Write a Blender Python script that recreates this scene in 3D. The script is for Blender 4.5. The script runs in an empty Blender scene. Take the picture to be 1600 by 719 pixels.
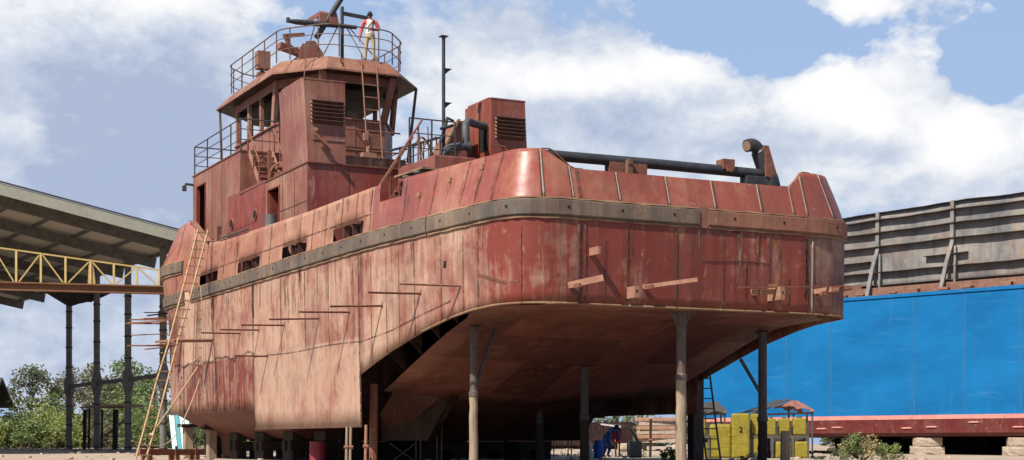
EXPO = 0.78
CLOUDK = 8.3
SKYK = 8.2
SKYC = (.40, .55, .83)
SKY_TINT = (1.0, 1.0, 1.0)
BLOBS_COVER = [(880, 135, 170, 75, .32), (1060, 150, 190, 70, .34), (1320, 185, 100, 85, .42), (1520, 275, 130, 95, .42), (1350, 8, 55, 42, .5), (50, 60, 130, 90, .36), (270, 5, 130, 40, .36), (1050, 265, 440, 75, .40),
               (160, 200, 280, 170, .40), (700, 40, 200, 90, .20), (100, 520, 300, 150, .36), (1150, 40, 150, 40, -.04), (30, 230, 80, 60, .2), (1440, 150, 45, 50, .16), (1530, 120, 75, 60, -.25), (1250, 80, 110, 35, -.26), (420, 150, 140, 120, .22), (1500, 30, 100, 40, .10)]
BLOBS_LIGHT = [(870, 105, 120, 50, .36), (1050, 110, 100, 45, .32), (1310, 155, 75, 65, .5), (1500, 235, 100, 60, .5), (1345, 8, 50, 38, .5), (50, 60, 100, 70, .24), (270, 5, 120, 35, .32), (20, 225, 45, 40, .34), (720, 40, 150, 60, .12),
               (190, 180, 200, 110, -.34), (200, 330, 280, 140, -.28), (1150, 235, 130, 35, -.16), (100, 520, 280, 130, -.10), (1000, 275, 250, 50, .06), (980, 200, 70, 40, -.14), (1350, 255, 90, 25, -.2), (880, 185, 120, 25, -.12), (800, 35, 220, 50, -.22), (160, 230, 60, 50, .12), (300, 120, 70, 40, .10), (1560, 320, 100, 25, -.1)]
import bpy, bmesh, math, random
from mathutils import Vector, Matrix
random.seed(7)
R = math.radians
scene = bpy.context.scene
COL = scene.collection

# ------------------------------------------------------------------ view constants
F, CX, HY, EYE = 2500.0, 800.0, 694.0, 0.52
TH = R(26.5)
D2 = (-math.sin(TH), math.cos(TH)); T2 = (math.cos(TH), math.sin(TH)); O2 = (4.09, 36.68)

def W(x, y, z=0.0):                      # ship frame -> world
    return Vector((O2[0] + x*T2[0] + y*D2[0], O2[1] + x*T2[1] + y*D2[1], z))
def WP(px, py, Y):                       # surveyed point at distance Y -> world
    return Vector(((px-CX)*Y/F, Y, EYE + (HY-py)*Y/F))
def L(px, py, Y):                        # the same in the ship frame
    p = WP(px, py, Y); a, b = p.x-O2[0], p.y-O2[1]
    return Vector((a*T2[0]+b*T2[1], a*D2[0]+b*D2[1], p.z))
def smooth(a, b, x):
    t = max(0.0, min(1.0, (x-a)/(b-a))); return t*t*(3-2*t)
def lerp(a, b, t): return a + (b-a)*t
def interp(tab, x):
    if x <= tab[0][0]: return tab[0][1]
    for (a, va), (b, vb) in zip(tab, tab[1:]):
        if x <= b: return va + (vb-va)*(x-a)/(b-a)
    return tab[-1][1]
def gz(X, Y):                            # yard level
    return -1.1*smooth(32, 2, Y) + 0.2*smooth(58, 88, Y)

# ------------------------------------------------------------------ materials
def new_mat(name):
    m = bpy.data.materials.new(name); m.use_nodes = True
    nt = m.node_tree; b = nt.nodes['Principled BSDF']
    return m, nt, b
def nd(nt, typ, **kw):
    n = nt.nodes.new(typ)
    for k, v in kw.items():
        if k in n.inputs: n.inputs[k].default_value = v
        else: setattr(n, k, v)
    return n
def ramp(nt, fac, stops):
    r = nt.nodes.new('ShaderNodeValToRGB')
    el = r.color_ramp.elements
    while len(el) < len(stops): el.new(0.5)
    for e, (p, c) in zip(el, stops):
        e.position = p; e.color = (c, c, c, 1) if not isinstance(c, tuple) else (*c, 1)
    nt.links.new(fac, r.inputs[0]); return r.outputs[0]
def mixc(nt, fac, a, b, mode='MIX'):
    m = nt.nodes.new('ShaderNodeMix'); m.data_type = 'RGBA'; m.blend_type = mode
    for sock, v in ((m.inputs[0], fac), (m.inputs[6], a), (m.inputs[7], b)):
        if hasattr(v, 'is_linked') or isinstance(v, bpy.types.NodeSocket): nt.links.new(v, sock)
        elif isinstance(v, (int, float)): sock.default_value = v
        else: sock.default_value = (*v, 1) if len(v) == 3 else v
    return m.outputs[2]
def math_n(nt, op, a, b=0.0, c=None, clamp=False):
    m = nt.nodes.new('ShaderNodeMath'); m.operation = op; m.use_clamp = clamp
    for i, v in enumerate((a, b, c)):
        if v is None: continue
        if isinstance(v, bpy.types.NodeSocket): nt.links.new(v, m.inputs[i])
        else: m.inputs[i].default_value = v
    return m.outputs[0]
def noise(nt, vec, scale, detail=4, rough=0.55, dist=0.0):
    n = nd(nt, 'ShaderNodeTexNoise', Scale=scale, Detail=detail, Roughness=rough, Distortion=dist)
    nt.links.new(vec, n.inputs['Vector']); return n.outputs['Fac']
def mapping(nt, vec, scale=(1, 1, 1), loc=(0, 0, 0), rot=(0, 0, 0)):
    m = nt.nodes.new('ShaderNodeMapping')
    m.inputs['Scale'].default_value = scale; m.inputs['Location'].default_value = loc; m.inputs['Rotation'].default_value = rot
    nt.links.new(vec, m.inputs['Vector']); return m.outputs[0]

ALB = 0.74                              # overall darkness of the weathered paint and dirt
def dk(c, k=None): return tuple(v*(ALB if k is None else k) for v in c)
def paint(name, c1, c2, bias=0.5, rust=0.3, rough=0.5, streak=0.5, use_attr=False, buckle=0.06, spec=0.28, dust=0.2, rustc=(0.13, 0.05, 0.025), seed=0.0, frames=0.4, mott=2.8, ochre=0.25):
    """weathered steel plate paint: two coats breaking through one another, vertical run marks, rust freckles, slightly buckled plate"""
    c1, c2, rustc = dk(c1), dk(c2), dk(rustc)
    m, nt, b = new_mat(name)
    tc = nt.nodes.new('ShaderNodeTexCoord'); o = mapping(nt, tc.outputs['Object'], loc=(seed, seed*1.7, seed*.3))
    big = noise(nt, o, 0.55, 5, 0.6, 0.4)
    mid = noise(nt, o, 2.6, 6, 0.65, 0.3)
    fine = noise(nt, o, 17, 4, 0.7)
    st = noise(nt, mapping(nt, o, (1.0, 1.0, 0.10)), 4.2, 5, 0.65)
    st2 = noise(nt, mapping(nt, o, (1.0, 1.0, 0.05)), 11, 3, 0.6)
    f = math_n(nt, 'ADD', math_n(nt, 'MULTIPLY', big, 0.55), math_n(nt, 'MULTIPLY', mid, 0.3))
    f = math_n(nt, 'ADD', f, math_n(nt, 'MULTIPLY', math_n(nt, 'ADD', math_n(nt, 'MULTIPLY', st, .6), math_n(nt, 'MULTIPLY', st2, .4)), streak))
    f = math_n(nt, 'SUBTRACT', f, 0.425 + 0.5*streak)
    if use_attr:
        at = nt.nodes.new('ShaderNodeAttribute'); at.attribute_name = 'paint'
        sep = nt.nodes.new('ShaderNodeSeparateColor'); nt.links.new(at.outputs['Color'], sep.inputs[0])
        bs = sep.outputs[0]
    else: bs = None
    k = math_n(nt, 'MULTIPLY', f, mott)
    k = math_n(nt, 'ADD', k, bs if bs is not None else bias, clamp=True)
    col = mixc(nt, k, c1, c2)
    # plate to plate tone
    if use_attr:
        tone = math_n(nt, 'ADD', math_n(nt, 'MULTIPLY', sep.outputs[1], 0.36), 0.82)
        tn = nt.nodes.new('ShaderNodeCombineColor')
        for i in range(3): nt.links.new(tone, tn.inputs[i])
        col = mixc(nt, 1.0, col, tn.outputs[0], 'MULTIPLY')
    # chalky dust washed down the plates
    dm = ramp(nt, math_n(nt, 'ADD', math_n(nt, 'MULTIPLY', st, .65), math_n(nt, 'MULTIPLY', big, .35)), [(0.50, 0.0), (0.72, 1.0)])
    col = mixc(nt, math_n(nt, 'MULTIPLY', dm, dust), col, dk((0.47, 0.36, 0.29)))
    oc = ramp(nt, noise(nt, mapping(nt, o, (1, 1, .45), (2, 6, 1)), 1.5, 6, .7, .5), [(.57, 0.), (.68, 1.)])
    col = mixc(nt, math_n(nt, 'MULTIPLY', oc, ochre), col, dk((0.42, 0.25, 0.12)))
    # grime streaks
    gm = ramp(nt, st2, [(0.56, 0.0), (0.74, 1.0)])
    col = mixc(nt, math_n(nt, 'MULTIPLY', gm, 0.32), col, dk((0.10, 0.055, 0.045)))
    # rust
    rm = ramp(nt, math_n(nt, 'ADD', math_n(nt, 'MULTIPLY', mid, .55), math_n(nt, 'MULTIPLY', fine, .45)), [(0.54, 0.0), (0.66, 1.0)])
    col = mixc(nt, math_n(nt, 'MULTIPLY', rm, rust), col, rustc)
    # uneven burnt and scuffed patches, faint marks of the frames behind the plate
    bl = ramp(nt, noise(nt, mapping(nt, o, (1, 1, .7), (5, 2, 9)), 0.9, 6, .68, .6), [(.50, 0.), (.62, 1.)])
    col = mixc(nt, math_n(nt, 'MULTIPLY', bl, 0.34), col, dk((0.13, 0.062, 0.052)))
    sc = ramp(nt, noise(nt, mapping(nt, o, (1.0, 1.0, .35), (1, 8, 3), (R(25), R(30), 0)), 3.6, 6, .75, 1.2), [(.60, 0.), (.68, 1.)])
    col = mixc(nt, math_n(nt, 'MULTIPLY', sc, 0.42), col, dk((0.45, 0.33, 0.27)))
    sx = nt.nodes.new('ShaderNodeSeparateXYZ'); nt.links.new(tc.outputs['Object'], sx.inputs[0])
    fr = math_n(nt, 'ABSOLUTE', math_n(nt, 'SUBTRACT', math_n(nt, 'FRACT', math_n(nt, 'DIVIDE', math_n(nt, 'ADD', sx.outputs[0], sx.outputs[1]), 0.61)), .5))
    fl = math_n(nt, 'MULTIPLY', ramp(nt, fr, [(.0, 1.), (.045, 0.)]), ramp(nt, mid, [(.42, 0.), (.6, 1.)]))
    col = mixc(nt, math_n(nt, 'MULTIPLY', fl, frames), col, (0.11, 0.055, 0.045))
    sp = ramp(nt, noise(nt, o, 42, 2, 0.5), [(0.68, 0.0), (0.74, 1.0)])
    col = mixc(nt, math_n(nt, 'MULTIPLY', sp, 0.45), col, (0.07, 0.03, 0.02))
    nt.links.new(col, b.inputs['Base Color'])
    rr = math_n(nt, 'ADD', rough-0.12, math_n(nt, 'MULTIPLY', mid, 0.30))
    if use_attr: rr = math_n(nt, 'ADD', rr, math_n(nt, 'MULTIPLY', sep.outputs[2], -0.22))
    nt.links.new(rr, b.inputs['Roughness'])
    b.inputs['Specular IOR Level'].default_value = spec
    bp = nd(nt, 'ShaderNodeBump', Strength=0.55, Distance=buckle)
    h = math_n(nt, 'ADD', noise(nt, o, 1.3, 2, 0.5), math_n(nt, 'MULTIPLY', fine, 0.05))
    h = math_n(nt, 'ADD', h, math_n(nt, 'MULTIPLY', math_n(nt, 'MULTIPLY', fr, fr), .9 if frames > 0 else 0))
    nt.links.new(h, bp.inputs['Height']); nt.links.new(bp.outputs[0], b.inputs['Normal'])
    return m

def rough_mat(name, c1, c2, scale=4, rough=0.85, bump=0.4, dist=0.02, stretch=(1, 1, 1), metallic=0.0, spots=None):
    c1, c2 = dk(c1, .8), dk(c2, .8)
    m, nt, b = new_mat(name); b.inputs['Specular IOR Level'].default_value = .3
    tc = nt.nodes.new('ShaderNodeTexCoord'); o = mapping(nt, tc.outputs['Object'], stretch)
    n1 = noise(nt, o, scale, 6, 0.65, 0.3); n2 = noise(nt, o, scale*5.3, 4, 0.6)
    f = ramp(nt, math_n(nt, 'ADD', math_n(nt, 'MULTIPLY', n1, .65), math_n(nt, 'MULTIPLY', n2, .35)), [(0.34, 0.0), (0.66, 1.0)])
    col = mixc(nt, f, c1, c2)
    if spots:
        s = ramp(nt, noise(nt, o, scale*1.7, 5, 0.7), [(0.56, 0.0), (0.63, 1.0)])
        col = mixc(nt, math_n(nt, 'MULTIPLY', s, 0.8), col, spots)
    nt.links.new(col, b.inputs['Base Color']); b.inputs['Roughness'].default_value = rough; b.inputs['Metallic'].default_value = metallic
    bp = nd(nt, 'ShaderNodeBump', Strength=bump, Distance=dist)
    nt.links.new(n2, bp.inputs['Height']); nt.links.new(bp.outputs[0], b.inputs['Normal'])
    return m

TAN = (0.45, 0.285, 0.203)
M = {}
M['hull'] = paint('hull_plate_paint', (0.20, 0.040, 0.027), TAN, use_attr=True, rust=0.55, rough=0.50, streak=0.45, dust=0.12, mott=5.0, ochre=.45)
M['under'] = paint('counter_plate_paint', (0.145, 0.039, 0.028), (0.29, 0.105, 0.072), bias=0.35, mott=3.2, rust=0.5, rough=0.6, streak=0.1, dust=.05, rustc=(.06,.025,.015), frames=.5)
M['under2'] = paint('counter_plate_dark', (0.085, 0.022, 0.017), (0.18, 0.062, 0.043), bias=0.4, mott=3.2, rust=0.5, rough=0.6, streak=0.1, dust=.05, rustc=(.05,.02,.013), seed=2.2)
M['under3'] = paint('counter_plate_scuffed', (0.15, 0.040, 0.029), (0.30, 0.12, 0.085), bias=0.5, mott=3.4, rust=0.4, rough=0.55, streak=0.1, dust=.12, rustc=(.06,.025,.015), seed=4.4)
M['bulwark'] = paint('bulwark_primer', (0.265, 0.072, 0.052), (0.42, 0.235, 0.15), use_attr=True, rust=0.28, rough=0.47, streak=0.35, buckle=0.05, dust=0.08)
M['house'] = paint('deckhouse_primer', (0.20, 0.056, 0.039), (0.34, 0.165, 0.11), bias=0.5, rust=0.35, rough=0.5, streak=0.6, dust=0.25, seed=3.0)
M['house_red'] = paint('deckhouse_fresh_red', (0.22, 0.036, 0.028), (0.31, 0.11, 0.08), bias=0.25, rust=0.2, rough=0.45, streak=0.5, dust=0.12, seed=9.0)
M['roof'] = paint('wheelhouse_roof_primer', (0.20, 0.068, 0.045), (0.34, 0.185, 0.12), bias=0.5, rust=0.35, rough=0.55, streak=0.5, seed=5.0)
M['inner'] = paint('shade_dark_inner_plate', (0.040, 0.014, 0.012), (0.075, 0.028, 0.022), bias=0.4, rust=0.4, rough=0.6, streak=0.3, seed=6.0)  # near-black tone carries interior shade in the plate colour
M['funnel'] = paint('funnel_primer', (0.215, 0.063, 0.045), (0.34, 0.165, 0.115), bias=0.45, rust=0.2, rough=0.45, streak=0.7, seed=7.0, dust=0.3)
M['funnel2'] = paint('funnel_primer_fresh', (0.225, 0.055, 0.038), (0.33, 0.135, 0.09), bias=0.25, rust=0.12, rough=0.42, streak=0.4, seed=8.0)
M['rub'] = paint('rub_rail_bare_steel', (0.085, 0.075, 0.066), (0.21, 0.155, 0.11), bias=0.5, mott=4.0, rust=0.8, rough=0.6, streak=0.2, dust=0.2, rustc=(0.10, 0.05, 0.028))
M['rub_red'] = paint('rub_rail_rusty', (0.24, 0.085, 0.06), (0.30, 0.16, 0.10), bias=0.5, rust=0.6, rough=0.65, streak=0.2, dust=0.25)
M['cap'] = paint('rusty_flange', (0.13, 0.05, 0.03), (0.42, 0.29, 0.16), bias=0.5, rust=0.6, rough=0.75, streak=0.1)

def halo_mat(name='burnt_seam_edge', lo=.50, hi=.66, mx=.36, c=(.085, .036, .028)):
    m, nt, b = new_mat(name); tc = nt.nodes.new('ShaderNodeTexCoord'); o = tc.outputs['Object']
    b.inputs['Base Color'].default_value = (*c, 1); b.inputs['Roughness'].default_value = .7
    a = ramp(nt, math_n(nt, 'ADD', math_n(nt, 'MULTIPLY', noise(nt, o, 3.1, 5, .7), .6), math_n(nt, 'MULTIPLY', noise(nt, o, 14, 3, .6), .4)), [(lo, 0.), (hi, mx)])
    nt.links.new(a, b.inputs['Alpha']); return m
def run_mat(name, c):
    m, nt, b = new_mat(name); tc = nt.nodes.new('ShaderNodeTexCoord'); o = tc.outputs['Object']
    b.inputs['Base Color'].default_value = (*c, 1); b.inputs['Roughness'].default_value = .75; b.inputs['Specular IOR Level'].default_value = .2
    n = math_n(nt, 'ADD', math_n(nt, 'MULTIPLY', noise(nt, mapping(nt, o, (1, 1, .12)), 16, 4, .65), .6), math_n(nt, 'MULTIPLY', noise(nt, o, 3, 4, .6), .4))
    nt.links.new(ramp(nt, n, [(.44, 0.), (.68, .6)]), b.inputs['Alpha']); return m
M['run'] = run_mat('rust_run', (.115, .042, .02)); M['runpale'] = run_mat('chalk_run', (.40, .31, .25))
M['halo'] = halo_mat()
M['seam'] = halo_mat('weld_burn', .38, .60, .85, (.065, .032, .026))
M['seam_pale'] = rough_mat('ground_weld', (0.20, 0.145, 0.115), (0.33, 0.26, 0.21), 9, 0.5)
M['pipe'] = rough_mat('black_steel_pipe', (0.022, 0.025, 0.03), (0.06, 0.062, 0.066), 5, 0.45, 0.2)
M['exh'] = rough_mat('grey_lagged_pipe', (0.04, 0.043, 0.05), (0.10, 0.104, 0.112), 6, 0.6, 0.5)
M['rail'] = rough_mat('railing_steel', (0.08, 0.06, 0.055), (0.20, 0.12, 0.09), 6, 0.6)
M['rail_dark'] = rough_mat('dark_railing_steel', (0.03, 0.03, 0.033), (0.09, 0.075, 0.068), 6, 0.55)
M['rust'] = rough_mat('rusty_steel', (0.13, 0.045, 0.03), (0.27, 0.11, 0.07), 5, 0.75)
M['rust_pale'] = rough_mat('rusty_bar', (0.24, 0.105, 0.07), (0.38, 0.21, 0.14), 6, 0.75)
M['deck'] = rough_mat('deck_plate', (0.12, 0.04, 0.03), (0.2, 0.09, 0.06), 2, 0.8)
M['timber'] = rough_mat('weathered_timber', (0.21, 0.155, 0.105), (0.40, 0.31, 0.22), 3, 0.9, 0.6, 0.02, (3, 3, 0.35))
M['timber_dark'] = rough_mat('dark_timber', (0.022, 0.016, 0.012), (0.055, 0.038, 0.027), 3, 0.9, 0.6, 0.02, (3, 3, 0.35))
M['plank'] = rough_mat('scaffold_plank_wood', (0.30, 0.15, 0.095), (0.47, 0.29, 0.19), 4, 0.85, 0.4)
M['bamboo'] = rough_mat('yellow_brown_pole', (0.33, 0.21, 0.11), (0.50, 0.36, 0.21), 6, 0.7)
M['column'] = rough_mat('grey_column_paint', (0.10, 0.10, 0.092), (0.21, 0.20, 0.18), 2.5, 0.75, spots=(.07, .06, .05))
M['sheddark'] = rough_mat('shed_steel', (0.055, 0.055, 0.05), (0.13, 0.12, 0.105), 3, 0.75)
M['shedring'] = rough_mat('shed_column_ring', (0.025, 0.025, 0.025), (0.06, 0.055, 0.05), 3, 0.75)
M['yellow'] = rough_mat('yellow_crane_paint', (0.46, 0.315, 0.10), (0.56, 0.42, 0.18), 3, 0.55)
M['beam'] = rough_mat('rusty_crane_beam', (0.15, 0.065, 0.03), (0.27, 0.14, 0.07), 1.2, 0.7, stretch=(.3, .3, 2))
M['fascia'] = rough_mat('pale_green_fascia', (0.42, 0.41, 0.31), (0.54, 0.53, 0.42), 2, 0.7)
M['louver'] = rough_mat('louver_blade', (0.055, 0.03, 0.026), (0.14, 0.07, 0.055), 5, 0.7)
M['black'] = rough_mat('dark_interior', (0.006, 0.005, 0.005), (0.012, 0.01, 0.01), 3, 0.9)
M['tank'] = rough_mat('yellow_tank_plastic', (0.19, 0.15, 0.014), (0.33, 0.27, 0.03), 1.6, 0.55, spots=(0.10, 0.08, 0.02))
M['corr'] = None
M['concrete'] = rough_mat('concrete_block', (0.36, 0.27, 0.20), (0.56, 0.46, 0.37), 3, 0.92, 0.7, 0.04)
M['blue'] = rough_mat('blue_plastic', (0.015, 0.06, 0.30), (0.03, 0.10, 0.42), 3, 0.5)
M['white'] = rough_mat('white_sack', (0.55, 0.52, 0.47), (0.72, 0.70, 0.66), 5, 0.8)
M['redcloth'] = rough_mat('red_tarpaulin', (0.42, 0.045, 0.045), (0.5, 0.09, 0.08), 3, 0.7)
M['tealboard'] = rough_mat('pale_teal_board', (0.30, 0.50, 0.50), (0.55, 0.68, 0.66), 2, 0.6)
M['tealdeep'] = rough_mat('deep_teal_board', (0.04, 0.20, 0.26), (0.08, 0.28, 0.33), 2, 0.6)
M['rope'] = rough_mat('pale_rope', (0.36, 0.29, 0.20), (0.5, 0.42, 0.31), 20, 0.9)
M['greysteel'] = rough_mat('grey_steel', (0.075, 0.075, 0.075), (0.16, 0.155, 0.15), 4, 0.6)
M['darksheet'] = rough_mat('dark_roof_sheet', (0.035, 0.033, 0.033), (0.085, 0.075, 0.07), 3, 0.8)
M['rustsheet'] = rough_mat('rusty_roof_sheet', (0.20, 0.075, 0.05), (0.34, 0.17, 0.13), 3, 0.8)
M['drum'] = rough_mat('red_drum_paint', (0.20, 0.015, 0.035), (0.30, 0.04, 0.06), 3, 0.5)
M['skin'] = rough_mat('brown_skin', (0.16, 0.075, 0.045), (0.20, 0.10, 0.06), 8, 0.6, 0.1)
M['hair'] = rough_mat('black_hair', (0.01, 0.01, 0.012), (0.025, 0.022, 0.022), 20, 0.7)
M['capcloth'] = rough_mat('dark_cap_cloth', (0.02, 0.022, 0.03), (0.04, 0.04, 0.05), 12, 0.8)
M['shirtred'] = rough_mat('red_shirt', (0.50, 0.06, 0.055), (0.58, 0.11, 0.09), 8, 0.8)
M['shirtwhite'] = rough_mat('white_shirt', (0.6, 0.56, 0.53), (0.72, 0.7, 0.67), 8, 0.8)
M['khaki'] = rough_mat('khaki_trousers', (0.34, 0.27, 0.17), (0.46, 0.38, 0.26), 6, 0.85)
M['bootdark'] = rough_mat('dark_boots', (0.02, 0.018, 0.016), (0.04, 0.035, 0.03), 6, 0.7)
M['overalls'] = rough_mat('blue_overalls', (0.03, 0.09, 0.26), (0.06, 0.15, 0.36), 6, 0.85)
M['bark'] = rough_mat('tree_bark', (0.07, 0.05, 0.035), (0.15, 0.115, 0.085), 4, 0.9, 0.8, 0.03, (1, 1, .3))

def leaf_mat(name, a, b_, trans=0.38):
    m, nt, b = new_mat(name)
    oi = nt.nodes.new('ShaderNodeNewGeometry')
    ip = oi.outputs['Random Per Island']
    tc = nt.nodes.new('ShaderNodeTexCoord')
    n = noise(nt, tc.outputs['Object'], 0.9, 3)
    f = math_n(nt, 'ADD', math_n(nt, 'MULTIPLY', ip, .6), math_n(nt, 'MULTIPLY', n, .45), clamp=True)
    nt.links.new(mixc(nt, f, a, b_), b.inputs['Base Color']); b.inputs['Roughness'].default_value = 0.55
    b.inputs['Specular IOR Level'].default_value = 0.3
    tr = nt.nodes.new('ShaderNodeBsdfTranslucent'); nt.links.new(mixc(nt, f, a, b_), tr.inputs[0])
    mx = nt.nodes.new('ShaderNodeMixShader'); mx.inputs[0].default_value = trans
    nt.links.new(b.outputs[0], mx.inputs[1]); nt.links.new(tr.outputs[0], mx.inputs[2])
    nt.links.new(mx.outputs[0], nt.nodes['Material Output'].inputs[0]); return m
M['leafA'] = leaf_mat('leaf_grey_green', (0.060, 0.076, 0.036), (0.152, 0.168, 0.092))
M['leafB'] = leaf_mat('leaf_dry_green', (0.092, 0.092, 0.048), (0.216, 0.200, 0.112))
M['leafC'] = leaf_mat('leaf_light_green', (0.076, 0.120, 0.040), (0.208, 0.256, 0.096))
M['leafD'] = leaf_mat('leaf_yellow_green', (0.136, 0.184, 0.048), (0.320, 0.352, 0.112))
M['leafE'] = leaf_mat('leaf_dry_straw', (0.24, 0.20, 0.08), (0.42, 0.36, 0.19))

# ------------------------------------------------------------------ mesh builder
class MB:
    def __init__(s): s.v = []; s.f = []; s.m = []
    def add(s, vs, fs, mi=0):
        k = len(s.v); s.v += [tuple(p) for p in vs]
        for f in fs: s.f.append([i+k for i in f]); s.m.append(mi)
        return s
    def quad(s, a, b, c, d, mi=0): return s.add([a, b, c, d], [(0, 1, 2, 3)], mi)
    def box(s, c, size, rot=None, mi=0):
        hx, hy, hz = size[0]/2, size[1]/2, size[2]/2
        vs = [Vector((x, y, z)) for x in (-hx, hx) for y in (-hy, hy) for z in (-hz, hz)]
        if rot is not None:
            vs = [rot @ v for v in vs]
        vs = [v + Vector(c) for v in vs]
        return s.add(vs, [(0, 1, 3, 2), (4, 6, 7, 5), (0, 4, 5, 1), (2, 3, 7, 6), (0, 2, 6, 4), (1, 5, 7, 3)], mi)
    def bb(s, x0, x1, y0, y1, z0, z1, mi=0):
        return s.box(((x0+x1)/2, (y0+y1)/2, (z0+z1)/2), (abs(x1-x0), abs(y1-y0), abs(z1-z0)), None, mi)
    def bar(s, p, q, w, h=None, up=(0, 0, 1), mi=0):           # rectangular bar from p to q
        h = h or w; p, q = Vector(p), Vector(q); a = (q-p)
        if a.length < 1e-6: return s
        a.normalize(); u = Vector(up)
        if abs(a.dot(u)) > 0.98: u = Vector((1, 0, 0))
        r = a.cross(u).normalized(); u = r.cross(a).normalized()
        vs = []
        for e in (p, q):
            for i, j in ((-1, -1), (1, -1), (1, 1), (-1, 1)): vs.append(e + r*(w/2*i) + u*(h/2*j))
        return s.add(vs, [(3, 2, 1, 0), (4, 5, 6, 7), (0, 1, 5, 4), (1, 2, 6, 5), (2, 3, 7, 6), (3, 0, 4, 7)], mi)
    def tube(s, pts, r, n=8, mi=0, cap=True, closed=False):
        pts = [Vector(p) for p in pts]; rs = r if isinstance(r, (list, tuple)) else [r]*len(pts)
        N = len(pts); vs = []; fs = []
        prev = None
        for i, p in enumerate(pts):
            if closed: a = pts[(i+1) % N] - pts[i-1]
            else: a = (pts[min(i+1, N-1)] - pts[max(i-1, 0)])
            a.normalize()
            if prev is None:
                u = Vector((0, 0, 1)) if abs(a.z) < 0.9 else Vector((1, 0, 0))
                u = (u - a*u.dot(a)).normalized()
            else:
                u = (prev - a*prev.dot(a)).normalized()
            prev = u; w = a.cross(u)
            for k in range(n):
                t = 2*math.pi*k/n; vs.append(p + (u*math.cos(t) + w*math.sin(t))*rs[i])
        for i in range(N if closed else N-1):
            for k in range(n):
                a0, a1 = i*n+k, i*n+(k+1) % n; b = ((i+1) % N)*n
                fs.append((a0, a1, b+(k+1) % n, b+k))
        if cap and not closed:
            fs.append(tuple(range(n))[::-1]); fs.append(tuple((N-1)*n+k for k in range(n)))
        return s.add(vs, fs, mi)
    def prism(s, poly, h0, h1, axis='z', mi=0):                # poly in 2D, extruded along axis
        def P(a, b, h): return {'z': (a, b, h), 'x': (h, a, b), 'y': (a, h, b)}[axis]
        n = len(poly); vs = [P(a, b, h0) for a, b in poly] + [P(a, b, h1) for a, b in poly]
        fs = [tuple(range(n))[::-1], tuple(range(n, 2*n))] + [(i, (i+1) % n, n+(i+1) % n, n+i) for i in range(n)]
        return s.add(vs, fs, mi)
    def loft(s, A, B, mi=0, closed=True):
        n = len(A); fs = [(i, (i+1) % n, n+(i+1) % n, n+i) for i in range(n if closed else n-1)]
        return s.add(list(A)+list(B), fs, mi)
    def panel(s, fn, w, h, holes=(), nu=1, nv=1, mi=0, cutsu=(), cutsv=()):
        """fn(u,v)->point ; rectangular plate with rectangular holes (u0,u1,v0,v1)"""
        us = sorted(set([0, w] + [w*i/nu for i in range(nu)] + [round(a, 4) for hh in holes for a in hh[:2]] + list(cutsu)))
        vv = sorted(set([0, h] + [h*i/nv for i in range(nv)] + [round(a, 4) for hh in holes for a in hh[2:4]] + list(cutsv)))
        idx = {}; vs = []; fs = []
        def vid(i, j):
            if (i, j) not in idx: idx[(i, j)] = len(vs); vs.append(fn(us[i], vv[j]))
            return idx[(i, j)]
        for i in range(len(us)-1):
            for j in range(len(vv)-1):
                cu, cv = (us[i]+us[i+1])/2, (vv[j]+vv[j+1])/2
                if any(a < cu < b and c < cv < d for a, b, c, d in [hh[:4] for hh in holes]): continue
                fs.append((vid(i, j), vid(i+1, j), vid(i+1, j+1), vid(i, j+1)))
        return s.add(vs, fs, mi)
    def build(s, name, mats, parent=None, smooth=False, solid=0.0, offset=-1.0, bevel=0.0, fix=True, loc=None, rotz=0.0, merge=True):
        me = bpy.data.meshes.new(name); me.from_pydata(s.v, [], s.f)
        if not isinstance(mats, (list, tuple)): mats = [mats]
        for m in mats: me.materials.append(m)
        if len(mats) > 1: me.polygons.foreach_set('material_index', s.m)
        if fix or merge:
            bm = bmesh.new(); bm.from_mesh(me)
            if merge: bmesh.ops.remove_doubles(bm, verts=bm.verts, dist=1e-5)
            if fix: bmesh.ops.recalc_face_normals(bm, faces=bm.faces)
            bm.to_mesh(me); bm.free()
        if smooth:
            me.polygons.foreach_set('use_smooth', [True]*len(me.polygons))
            try: me.set_sharp_from_angle(angle=R(38))
            except Exception: pass
        o = bpy.data.objects.new(name, me); COL.objects.link(o)
        if parent: o.parent = parent
        if loc is not None: o.location = loc
        o.rotation_euler.z = rotz
        if solid:
            md = o.modifiers.new('plate', 'SOLIDIFY'); md.thickness = solid; md.offset = offset
        if bevel:
            md = o.modifiers.new('edge', 'BEVEL'); md.width = bevel; md.segments = 2; md.limit_method = 'ANGLE'; md.angle_limit = R(40)
        return o

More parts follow.
